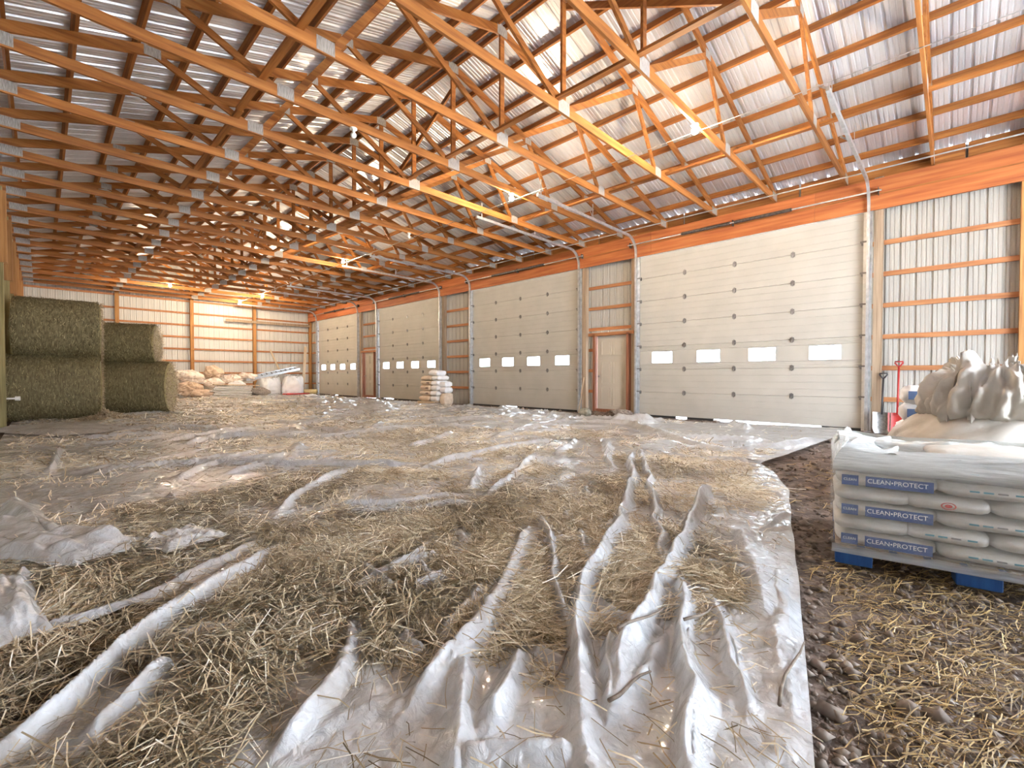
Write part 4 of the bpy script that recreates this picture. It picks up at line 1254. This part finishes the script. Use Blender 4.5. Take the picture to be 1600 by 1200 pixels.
# crumpled film tail and gathered film on top of the load
def crumple_sheet(nx, ny, fx, seed):
    U_, V_ = np.meshgrid(np.linspace(0, 1, nx), np.linspace(0, 1, ny), indexing='ij')
    return U_, V_, fbm(U_ * fx, V_ * fx, seed, 4) - 0.5, np.abs(fbm(U_ * fx * 1.7 + 4, V_ * fx * 1.7, seed + 9, 3) - 0.5)
U_, V_, n1_, n2_ = crumple_sheet(70, 60, 6, 301)
Px = 0.02 + U_ * (PL - 0.04); Py = 0.02 + V_ * (PD - 0.06)
edge = np.minimum(np.minimum(U_, 1 - U_) * 4, np.minimum(V_, 1 - V_) * 4)
Pz = 0.630 - 0.045 * np.clip(edge, 0, 1) + 0.06 * n1_ + 0.05 * n2_ + 0.06 * np.exp(-((U_ - 0.06) ** 2 / 0.02 + (V_ - 0.5) ** 2 / 0.25)) 
put('film_top', grid_mesh('film_top', np.stack([Px, Py, Pz], -1), M['wrap'], None, {'haze': np.clip(0.62 + 1.2 * n2_ + 0.4 * n1_, 0, 1)}), wrap)
tq = np.linspace(0, 1, 40)
for ti, (x0_, y0_, x1_, y1_, r_) in enumerate(((0.05, 0.20, 0.30, 0.75, 0.045), (0.03, 0.04, 0.30, 0.16, 0.032), (0.18, 0.45, 0.62, 0.35, 0.038), (0.02, 0.55, 0.10, 0.95, 0.05))):
    A, B = np.meshgrid(np.linspace(0, 2 * math.pi, 15), tq, indexing='ij')
    rr_ = r_ * (0.75 + 0.7 * fbm(np.cos(A) * 1.5 + ti * 5 + 3, B * 9, 320 + ti, 3)) * np.sin(np.clip(B * 1.02, 0, 1) * math.pi) ** 0.4
    Px = x0_ + (x1_ - x0_) * B + 0.02 * np.sin(B * 9 + ti); Py = y0_ + (y1_ - y0_) * B + rr_ * np.cos(A); Pz = 0.640 + rr_ * np.sin(A) + 0.02 * np.sin(B * 7 + ti)
    put('film_roll', grid_mesh('film_roll', np.stack([Px + rr_ * 0.4 * np.cos(A), Py, Pz], -1), M['wrap'], None, {'haze': np.full(A.shape, 0.85)}), wrap)
sack('feed_sack', 0.42, 0.90, 0.05, 0.55, z0 + LH * 6.42, 0.070, 88, 'half slumped white feed sack lying alone on top of the pallet load', teal=False)

# ------------------------------------------------------------------ BULK BAG BEHIND THE PALLET
def bag_grid(r0, h, seed, nu=120, nv=60, sq=0.55, topcol=True, slump=0.12):
    u = np.linspace(0, 2 * math.pi, nu + 1)
    v = np.linspace(0, 1, nv)
    U_, V_ = np.meshgrid(u, v, indexing='ij')
    f = lambda t, p: np.sign(t) * np.abs(t) ** p
    if topcol:
        prof_r = np.interp(V_, [0, .03, .12, .40, .60, .70, .78, .84, .92, 1.0], [.90, .97, 1.06, 1.07, .93, .74, .60, .585, .60, .52])
        prof_z = np.interp(V_, [0, .03, .12, .40, .60, .70, .78, .84, .92, 1.0], [0, .01, .10, .42, .62, .70, .76, .84, .95, .99])
    else:
        prof_r = np.interp(V_, [0, .05, .2, .6, .85, .93, 1.0], [.90, .97, 1.05, 1.04, .95, .86, .72])
        prof_z = np.interp(V_, [0, .05, .2, .6, .85, .93, 1.0], [0, .01, .16, .60, .93, 1.0, .97])
    nn = fbm(np.cos(U_) * 2.2 + 9, np.sin(U_) * 2.2 + V_ * 5, seed, 4) - 0.5
    pl = np.abs(fbm(U_ / (2 * math.pi) * 16, V_ * 2.5 + 1, seed + 5, 3) - 0.5)
    pl[-1] = pl[0]
    up = np.clip((V_ - 0.6) / 0.3, 0, 1)
    q = sq + (1 - sq) * up
    ex = 1 - 0.45 * (1 - up)
    x = f(np.cos(U_), ex); y = f(np.sin(U_), ex)
    cu, su = np.cos(U_), np.sin(U_)
    fold = fbm(cu * 2.6 + V_ * 1.5 + 7, su * 2.6 - V_ * 2.0 + 7, seed + 21, 2) - 0.5
    crease = np.abs(fbm(cu * 3.4 + 5, su * 3.4 + V_ * 3 + 5, seed + 31, 3) - 0.5)
    R_ = r0 * prof_r * (1 + 0.10 * nn + (0.08 + 0.42 * up) * fold - 0.22 * (0.3 + 0.7 * up) * np.clip(0.10 - crease, 0, 1) * 4)
    z = h * prof_z + up * 0.30 * fold * h * 0.5 + 0.05 * up * (crease - 0.1)
    return np.stack([x * R_, y * R_, z], -1), U_, V_
bag = empty('bulk_bag', (5.40, -0.26, 0.0), math.radians(20), 'big slumped cream bulk bag with gathered open top behind the pallet', 'bag')
A, V_ = np.meshgrid(np.linspace(0, 2 * math.pi, 141), np.linspace(0, 1, 60), indexing='ij')
ca_, sa_ = np.cos(A), np.sin(A)
pr_ = np.interp(V_, [0, .05, .2, .5, .7, .85, 1.0], [.58, .63, .68, .68, .62, .52, .40])
pz_ = np.interp(V_, [0, .05, .2, .5, .7, .85, 1.0], [0, .01, .12, .42, .60, .72, .80])
sg = lambda t, p: np.sign(t) * np.abs(t) ** p
ee = 0.62 + 0.38 * np.clip((V_ - 0.5) * 2, 0, 1)
dr = np.abs(fbm(ca_ * 1.6 + V_ * 2.2 + 9, sa_ * 1.6 + V_ * 2.2 + 9, 401, 3) - 0.5)
bu = fbm(ca_ * 2 + 4, sa_ * 2 + V_ * 2 + 4, 403, 3) - 0.5
R_ = pr_ * (1 + 0.14 * bu - 0.35 * np.clip(0.12 - dr, 0, 1))
put('bag_body', grid_mesh('bag_body', np.stack([sg(ca_, ee) * R_, sg(sa_, ee) * R_, pz_ - 0.01 + 0.05 * bu * V_], -1), M['bulkbag']), bag)
def collar(name, prof, zprof, seed, amp, zamp, sc):
    A, V_ = np.meshgrid(np.linspace(0, 2 * math.pi, 181), np.linspace(0, 1, 64), indexing='ij')
    ca_, sa_ = np.cos(A), np.sin(A)
    t = np.linspace(0, 1, len(prof))
    r_, z_ = np.interp(V_, t, prof), np.interp(V_, t, zprof)
    k1 = np.abs(fbm(ca_ * 2.4 * sc + V_ * 1.2 + 6, sa_ * 2.4 * sc - V_ * 1.6 + 6, seed, 3) - 0.5)
    k2 = np.abs(fbm(ca_ * 4.5 * sc + V_ * 4 + 3, sa_ * 4.5 * sc + V_ * 3 + 3, seed + 7, 3) - 0.5)
    big = fbm(ca_ * 1.5 * sc + 8, sa_ * 1.5 * sc + 8, seed + 3, 2) - 0.5
    k3 = np.abs(fbm(ca_ * 8 * sc + V_ * 3 + 3, sa_ * 8 * sc - V_ * 3 + 3, seed + 17, 3) - 0.5)
    r_ = r_ * (1 + amp * (1.0 * k1 - 0.32 + 0.9 * k2 + 0.7 * k3) + 0.25 * big)
    z_ = z_ + zamp * np.sin(V_ * math.pi * 0.9) * (0.9 * k1 + 0.9 * k2 + 0.6 * k3 + 0.8 * big - 0.18)
    return put(name, grid_mesh(name, np.stack([ca_ * r_, sa_ * r_, z_], -1), M['bulkbag']), bag)
collar('gathered_collar', [.40, .46, .47, .43, .36, .30, .26, .24, .14, .02], [.68, .74, .86, .98, 1.07, 1.09, 1.02, .92, .86, .84], 421, 0.75, 0.30, 1.0)
collar('inner_liner', [.27, .29, .25, .20, .17, .12, .02], [.86, 1.02, 1.12, 1.14, 1.04, .95, .92], 461, 0.9, 0.26, 1.2)
for a0, z_, hh in ((2.35, 0.66, 0.44),):
    pts = [(0.52 * math.cos(a0 + s * 0.15) * (1 - 0.12 * k), 0.52 * math.sin(a0 + s * 0.15) * (1 - 0.12 * k), z_ + hh * k) for s, k in ((-1, 0), (-.95, 0.5), (-0.7, 0.9), (-0.3, 1.05), (0.2, 1.05), (0.55, 0.9), (.8, 0.5), (1, 0))]
    mb = MB()
    for i in range(len(pts) - 1): mb.bar(pts[i], pts[i + 1], 0.006, 0.05, (math.cos(a0), math.sin(a0), 0.3))
    mb.build('lifting_loop', M['bulkbag'], bag)
bag2 = empty('bulk_bag', (6.55, -1.15, 0.0), math.radians(-15), 'lower white bulk bag overlapping the cream one by the wall post', 'bag')
P, U_, V_ = bag_grid(0.66, 0.98, 451, topcol=False)
P[..., 2] = np.maximum(P[..., 2], 0.0) - 0.02
put('bag_body', grid_mesh('bag_body', P, M['whitebag']), bag2)
A, B = np.meshgrid(np.linspace(0, 2 * math.pi, 61), np.linspace(0, 1, 12), indexing='ij')
nn = fbm(np.cos(A) * 3 + 2, np.sin(A) * 3 + B * 3, 461, 3) - 0.5
put('bag_top', grid_mesh('bag_top', np.stack([0.50 * (1 - B) * np.cos(A), 0.50 * (1 - B) * np.sin(A), 0.95 + 0.05 * B + 0.18 * nn * (B + 0.1)], -1), M['whitebag']), bag2)
# small printed sacks behind the bag
for i, (z_, lab) in enumerate(((0.0, 'white printed sack at the bottom of the short stack behind the bulk bag'), (0.19, 'white printed sack in the middle of the short stack behind the bulk bag'), (0.38, 'white printed sack near the top of the short stack behind the bulk bag'), (0.57, 'white printed sack second from the top of the short stack behind the bulk bag'), (0.76, 'white crumpled sack topping the short stack behind the bulk bag'))):
    r = empty('mineral_sack', (6.75 + 0.02 * (i % 2), 0.27 - 0.01 * i, z_), math.radians(186), lab, 'sack', 'printed sacks behind the bulk bag')
    P = crumple_box(0.56, 0.40, 0.205, 500 + i, wr=0.03); P[..., 2] += 0.095
    put('sack_body', grid_mesh('sack_body', P, M['whitesack']), r)
    for dy in (-0.1, 0.06):
        MB().box((0.29, dy, 0.10), (0.012, 0.09, 0.09)).build('printed_patch', M['sackside'], r)
# downspout pieces
def pipe(p, q, r, cut, label):
    n = 20
    p, q = Vector(p), Vector(q)
    c = (p + q) / 2
    d = (q - p).normalized(); s = d.cross(Vector((0, 0, 1))).normalized(); u = s.cross(d)
    P, F = [], []
    for e, pt in enumerate((p, q)):
        for ri in (r, r - 0.006):
            for k in range(n):
                a = 2 * math.pi * k / n
                sh = cut * math.cos(a) if e else 0
                P.append(pt - p + (s * math.cos(a) + u * math.sin(a)) * ri + d * sh)
    for k in range(n):
        j = (k + 1) % n
        F += [(k, j, 2 * n + j, 2 * n + k), (n + j, n + k, 3 * n + k, 3 * n + j), (2 * n + k, 2 * n + j, 3 * n + j, 3 * n + k), (j, k, n + k, n + j)]
    o = MB().add(P, F).build('plastic_pipe', M['whiteplastic'], loc=p, smooth=False)
    return tag(o, label, 'pipe', 'white pipe offcuts')
pipe((5.62, -0.62, 0.02), (6.10, -0.66, 1.12), 0.065, 0.10, 'white plastic pipe with slanted cut end leaning over the bulk bags')
pipe((5.75, -1.05, 0.02), (5.95, -0.80, 0.98), 0.05, 0.03, 'thinner white pipe behind the slanted one at the wall post')

# shovels leaning on the wall
def shovel(x, y, h, mat, lab, lean=0.18):
    r = empty('shovel', (x, y, 0), 0, lab, 'shovel', 'shovels against the wall')
    top = Vector((lean, 0, h))
    shaft_ = MB().tube([(0.0, 0, 0.34), top], 0.016, 10).build('shaft', mat if mat is M['blackpaint'] else M['redpaint'], r, smooth=True)
    d = top.normalized()
    g = MB()
    a = Vector((lean, 0, h - 0.01))
    pts = [a, a + Vector((0.01, -0.062, 0.085)), a + Vector((0.015, -0.062, 0.105)), a + Vector((0.015, 0.062, 0.105)), a + Vector((0.01, 0.062, 0.085)), a]
    g.tube(pts, 0.013, 8)
    g.build('handle_grip', mat, shaft_, smooth=True)
    P = []
    U_, V_ = np.meshgrid(np.linspace(-1, 1, 9), np.linspace(0, 1, 9), indexing='ij')
    wdt = 0.135 * np.interp(V_, [0, .2, 1], [.75, 1, 1])
    P = np.stack([0.01 + 0.05 * (1 - U_ ** 2) * 1 - 0.03 + V_ * 0.03, U_ * wdt, -0.02 + V_ * 0.40], -1)
    put('blade', grid_mesh('blade', P, M['redpaint'] if mat is M['redpaint'] else M['hinge']), r)
    return r
shovel(11.02, 0.965, 1.02, M['blackpaint'], 'black D handle shovel standing against the wall', 0.20)
shovel(11.02, 0.74, 1.24, M['redpaint'], 'taller red handled shovel behind the bulk bag', 0.20)

# rock, clump and stick by the side door
def blob_mesh(name, r, seed, mat, sq=(1, 1, 1), amp=0.35, nu=28, nv=16):
    U_, V_ = np.meshgrid(np.linspace(0, 2 * math.pi, nu + 1), np.linspace(-math.pi / 2, math.pi / 2, nv + 1), indexing='ij')
    x, y, z = np.cos(V_) * np.cos(U_), np.cos(V_) * np.sin(U_), np.sin(V_)
    nn = fbm(x * 1.6 + z + 8, y * 1.6 - z + 8, seed, 4) - 0.5
    cr = np.abs(fbm(x * 2.6 + z * 1.3 + 4, y * 2.6 - z * 1.7 + 4, seed + 3, 3) - 0.5)
    R_ = r * (1 + amp * (nn * 1.5 + 1.3 * (cr - 0.12)))
    return grid_mesh(name, np.stack([x * R_ * sq[0], y * R_ * sq[1], z * R_ * sq[2]], -1), mat)
tag(put('field_rock', blob_mesh('field_rock', 0.155, 611, M['rock'], (1.05, 1, 0.85)), None, (9.72, 6.80, 0.11)), 'rounded grey field rock at the sheet edge before the side door', 'rock')
tag(put('soil_clump', blob_mesh('soil_clump', 0.26, 631, M['greyfeed'], (0.8, 1.3, 0.42), 0.6, 40, 20), None, (10.80, 6.42, 0.05)), 'dark crumbly clump of soil below the side door', 'clump')
o = MB().tube([(10.75, 7.75, 0.0), (11.18, 7.86, 1.02)], 0.018, 8).build('wooden_stick', M['paleboard'], smooth=True)
tag(o, 'pale wooden stick leaning beside the first side door', 'stick')
lp = MB().tube([(-0.50, 13.92, 0.60), (-0.37, 13.90, 0.60)], 0.018, 10).tube([(-0.38, 13.90, 0.60), (-0.31, 13.89, 0.60)], [0.045, 0.045], 12).build('post_bolt', M['whiteplastic'])
lp.parent = wl; lp.location = -Vector(wl.location)

# ------------------------------------------------------------------ SACK STACK BETWEEN DOORS TWO AND THREE
ST = (10.35, 13.95)
def boxsack(x, y, z, sx, sy, sz, mat, lab, rz=0.0, band=False, name='paper_sack', group='sacks stacked by the third overhead door'):
    r = empty(name, (x, y, z), rz, lab, 'sack', group)
    P = crumple_box(sx, sy, sz * 1.04, int(x * 31 + y * 17 + z * 97) % 900, 30, 14, e=0.2, wr=0.02)
    P[..., 2] += sz / 2
    put('sack_body', grid_mesh('sack_body', P, mat), r)
    if band:
        MB().box((-sx / 2 - 0.004, -sy * 0.28, sz * 0.5), (0.01, sy * 0.25, sz * 0.28)).build('printed_patch', M['darkprint'], r)
        MB().box((-sx / 2 - 0.004, sy * 0.1, sz * 0.5), (0.01, sy * 0.5, sz * 0.08)).build('printed_line', M['darkprint'], r)
    return r
sp = empty('wooden_pallet', (10.25, 14.0, 0.0), 0, 'pale wooden pallet under the tan and white sacks', 'pallet')
for i in range(5): MB().box((0, -0.45 + i * 0.225, 0.115), (0.80, 0.12, 0.022)).build('deck_board', M['paleboard'], sp)
for x in (-0.36, 0, 0.36): MB().box((x, 0, 0.05), (0.06, 1.02, 0.10)).build('stringer', M['paleboard'], sp)
ords = ['bottom', 'second', 'third', 'fourth', 'fifth', 'top']
z = 0.127
for i, hh in enumerate((0.20, 0.19, 0.20, 0.18, 0.17)):
    boxsack(10.20 + 0.02 * (i % 2), 14.20 - 0.03 * i, z, 0.60, 0.64, hh, M['carton'], 'tan paper sack, %s of the taller column by the third overhead door' % ords[i], band=i in (1, 2, 3))
    boxsack(10.22 - 0.015 * (i % 2), 13.66 - 0.02 * i, z, 0.55, 0.40, hh, M['whitesack'], 'white paper sack, %s in the column beside the tan sacks' % ords[i])
    z += hh
boxsack(10.20, 13.72, z, 0.50, 0.46, 0.20, M['whitesack'], 'white paper sack crowning the stack by the third overhead door', 0.12)
z = 0.0
for i, hh in enumerate((0.44, 0.22, 0.20)):
    boxsack(10.28, 13.28 + 0.02 * i, z + (0 if i == 0 else 0.0), 0.42, 0.30, hh, M['whitesack'] if i else M['carton'], ['upright tan sack standing on the floor at the stack end', 'white sack lying on the upright tan sack', 'slipped white sack topping the short column at the stack end'][i], 0.1 * i)
    z += hh

# ------------------------------------------------------------------ PILE AT THE FAR WALL
def crumpled(name, loc, r, seed, mat, sq, lab, cat, group=None, amp=0.55, rz=0):
    me = blob_mesh(name, r, seed, mat, sq, amp, 30, 16)
    me.polygons.foreach_set('use_smooth', [False] * len(me.polygons))
    o = put(name, me, None, loc, (0, 0, rz))
    return tag(o, lab, cat, group)
FB = [(8.72, 27.20, 0.52, 0.98, 'white bulk bag with torn tan top in the middle of the far pile'), (9.92, 27.00, 0.54, 1.02, 'white bulk bag standing in the far corner under the ladder')]
for i, (x, y, r, h, lab) in enumerate(FB):
    b = empty('bulk_bag', (x, y, 0), 0.3 + i, lab, 'bag', 'white bulk bags by the far wall')
    P, U_, V_ = bag_grid(r, h, 700 + i * 20, 72, 36, topcol=False)
    P[..., 2] = np.maximum(P[..., 2], 0) - 0.01
    put('bag_body', grid_mesh('bag_body', P, M['whitebag']), b)
    A, B = np.meshgrid(np.linspace(0, 2 * math.pi, 41), np.linspace(0, 1, 10), indexing='ij')
    nn = fbm(np.cos(A) * 3 + 2, np.sin(A) * 3 + B * 3, 741 + i, 3) - 0.5
    put('bag_top', grid_mesh('bag_top', np.stack([0.40 * (1 - B) * np.cos(A), 0.40 * (1 - B) * np.sin(A), h * 0.97 + 0.05 * B + 0.25 * nn * (B + 0.2)], -1), M['crumple'] if i == 0 else M['whitebag']), b)
    if i == 1:
        for a0 in (0.6, 2.2, 3.8, 5.4):
            MB().tube([(0.45 * math.cos(a0 - .15), 0.45 * math.sin(a0 - .15), h * .95), (0.42 * math.cos(a0 - .1), 0.42 * math.sin(a0 - .1), h * 1.13), (0.42 * math.cos(a0 + .1), 0.42 * math.sin(a0 + .1), h * 1.13), (0.45 * math.cos(a0 + .15), 0.45 * math.sin(a0 + .15), h * .95)], 0.015, 6).build('lifting_loop', M['whitebag'], b)
CR = [((5.05, 26.95, 1.02), .52, 801, 'crumple', (1.15, .8, .62), 'tan crumpled bundle of sacking at the top of the far pile beside the hay bales'),
      ((6.10, 27.15, 1.20), .46, 811, 'tanpaper', (1.0, .8, .72), 'tan rounded bundle of paper beneath the far wall post'),
      ((6.95, 27.0, .88), .42, 821, 'crumple', (1.1, .8, .6), 'pale crumpled paper bundle at the middle of the far pile'),
      ((7.60, 26.9, .98), .40, 831, 'crumple', (1.2, .8, .55), 'pinkish crumpled paper bundle touching the ladder foot'),
      ((5.00, 26.75, .42), .55, 841, 'tanpaper', (1.1, .85, .62), 'brown flattened sacking at the bottom of the far pile beside the hay bales'),
      ((5.55, 26.35, .18), .48, 851, 'tanpaper', (1.3, .7, .42), 'brown paper heap spilling on the floor before the far pile'),
      ((6.05, 26.8, .72), .40, 861, 'crumple', (1.2, .8, .6), 'pale crumpled bag squeezed in the middle of the far pile'),
      ((7.05, 26.6, .62), .30, 871, 'whitebag', (1.3, .8, .6), 'white plastic bag hanging over the flat panels in the far pile'),
      ((4.45, 27.0, .62), .42, 881, 'crumple', (.9, .8, .8), 'pale bundle half hidden by the hay bales')]
for loc, r, sd, mt, sq, lab in CR:
    crumpled('crumpled_bag', loc, r, sd, M[mt], sq, lab, 'bag', 'crumpled sacking in the far pile')
for i in range(6):
    o = MB().box((0, 0, 0), (1.75 - 0.05 * (i % 3), 0.95, 0.055), bev=0.006).build('flat_panel', M['whiteboard'], None, (6.65 + 0.05 * ((i * 7) % 3 - 1), 26.35, 0.06 + i * 0.085), (0, 0.015, 0.05 * ((i * 5) % 3 - 1)))
    tag(o, 'white flat panel in the far pile, %s from the floor' % ORD[i], 'panel', 'white panels stacked in the far pile')
o = MB().box((0, 0, 0), (2.1, 0.16, 0.05)).build('timber_plank', M['paleboard'], None, (6.9, 26.1, 0.60), (0, 0.04, 0.06)); tag(o, 'pale plank lying across the white panels of the far pile', 'plank')
tag(put('grey_heap', blob_mesh('grey_heap', 0.52, 911, M['greyfeed'], (1.2, .8, .48), .5, 44, 22), None, (7.95, 26.65, 0.16)), 'heap of grey sweepings between the white panels and the bulk bags', 'heap')
# ladder (conveyor frame) leaning from the pile to the corner
la, lb = Vector((7.45, 26.55, 0.84)), Vector((10.35, 27.05, 1.46))
lad = empty('metal_ladder', la, 0, 'grey metal ladder propped from the far pile to the corner above the bulk bags', 'ladder')
dv = lb - la
off = Vector((-0.05, 0.36, 0.10))
for o_ in (Vector((0, 0, 0)), off):
    MB().bar(o_, dv + o_, 0.035, 0.13).build('side_rail', M['galv'], lad)
for i in range(11):
    c = dv * ((i + 0.5) / 11)
    MB().tube([c, c + off], 0.024, 8).build('rung', M['hinge'], lad)
for p, q, lab, w in (((9.55, 27.85, 1.35), (9.10, 28.02, 2.55), 'thin pale board tilted on the far wall above the ladder', 0.09), ((10.45, 26.9, 0.0), (10.72, 27.1, 2.75), 'tall pale board standing upright beside the corner post', 0.15)):
    o = MB().bar(Vector(p) - Vector(p), Vector(q) - Vector(p), w, 0.03, (0, 1, 0)).build('leaning_board', M['paleboard'], None, p); tag(o, lab, 'board', 'boards leaning in the far corner')
tag(MB().box((0, 0, 0), (1.3, 0.5, 0.07), bev=0.01).build('red_plate', M['redpaint'], None, (9.9, 26.35, 0.06), (0, 0, 0.1)), 'low red metal plate on the floor before the corner bulk bag', 'plate')
yr = empty('netting_roll', (10.72, 26.6, 0.15), math.radians(-40), 'yellowish roll of netting on the floor in the far corner', 'roll')
MB().tube([(-0.42, 0, 0), (-0.38, 0, 0), (0.38, 0, 0), (0.42, 0, 0)], [0.13, 0.15, 0.14, 0.12], 18).build('roll_body', M['yellowroll'], yr, smooth=True)
MB().tube([(-0.46, 0, 0), (0.46, 0, 0)], 0.035, 12).build('core_tube', M['paleboard'], yr, smooth=True)
tag(put('plastic_bag', blob_mesh('plastic_bag', 0.20, 931, M['whitebag'], (1.5, .9, .5), .6, 36, 18), None, (9.05, 22.3, 0.08)), 'pale crumpled plastic bag on the floor near the far overhead door', 'bag')

# ------------------------------------------------------------------ PLASTIC SCRAPS AT LEFT
def scrap(loc, sx, sy, h, seed, lab, rz=0.0, dirt=0.25, fx=2.2):
    U_, V_, n1_, n2_ = crumple_sheet(60, 46, fx * 0.6, seed)
    e = np.clip(np.minimum(np.minimum(U_, 1 - U_), np.minimum(V_, 1 - V_)) * 6, 0, 1)
    wob = 0.28 * (fbm(U_ * 2, V_ * 2, seed + 2, 3) - 0.5)
    x = (U_ - 0.5 + wob) * sx; y = (V_ - 0.5 + 0.25 * (fbm(U_ * 2 + 9, V_ * 2, seed + 4, 3) - 0.5)) * sy
    z = 0.03 + h * e * (0.30 + 1.0 * n2_ + 0.5 * n1_)
    o = put('plastic_scrap', grid_mesh('plastic_scrap', np.stack([x, y, np.maximum(z, 0.02)], -1), M['sheet'], None, {'dirt': np.clip(dirt + 0.5 * n1_, 0, 1)}), None, loc, (0, 0, rz))
    return tag(o, lab, 'plastic', 'crumpled plastic scraps by the left wall')
scrap((0.30, 12.3, 0.02), 1.4, 2.2, 0.16, 951, 'white bunched plastic strip on the floor below the left hay bale', 0.4)
scrap((0.10, 3.75, 0.03), 0.42, 0.75, 0.15, 961, 'crumpled plastic scrap with a raised white fold amid the hay at left', 0.5, .1, 2.6)
scrap((-0.14, 4.35, 0.03), 0.30, 0.9, 0.10, 971, 'small white plastic strip beside the crumpled scrap at left', 0.1, .05)
scrap((-0.12, 2.95, 0.03), 0.20, 0.75, 0.12, 981, 'upright white plastic flap at the very edge of the sheet beside the gravel', 0.1, .05, 3)
scrap((0.58, 3.45, 0.03), 0.34, 0.4, 0.09, 991, 'tan dusty plastic scrap lying right of the raised white fold', 0.3, .35, 4)
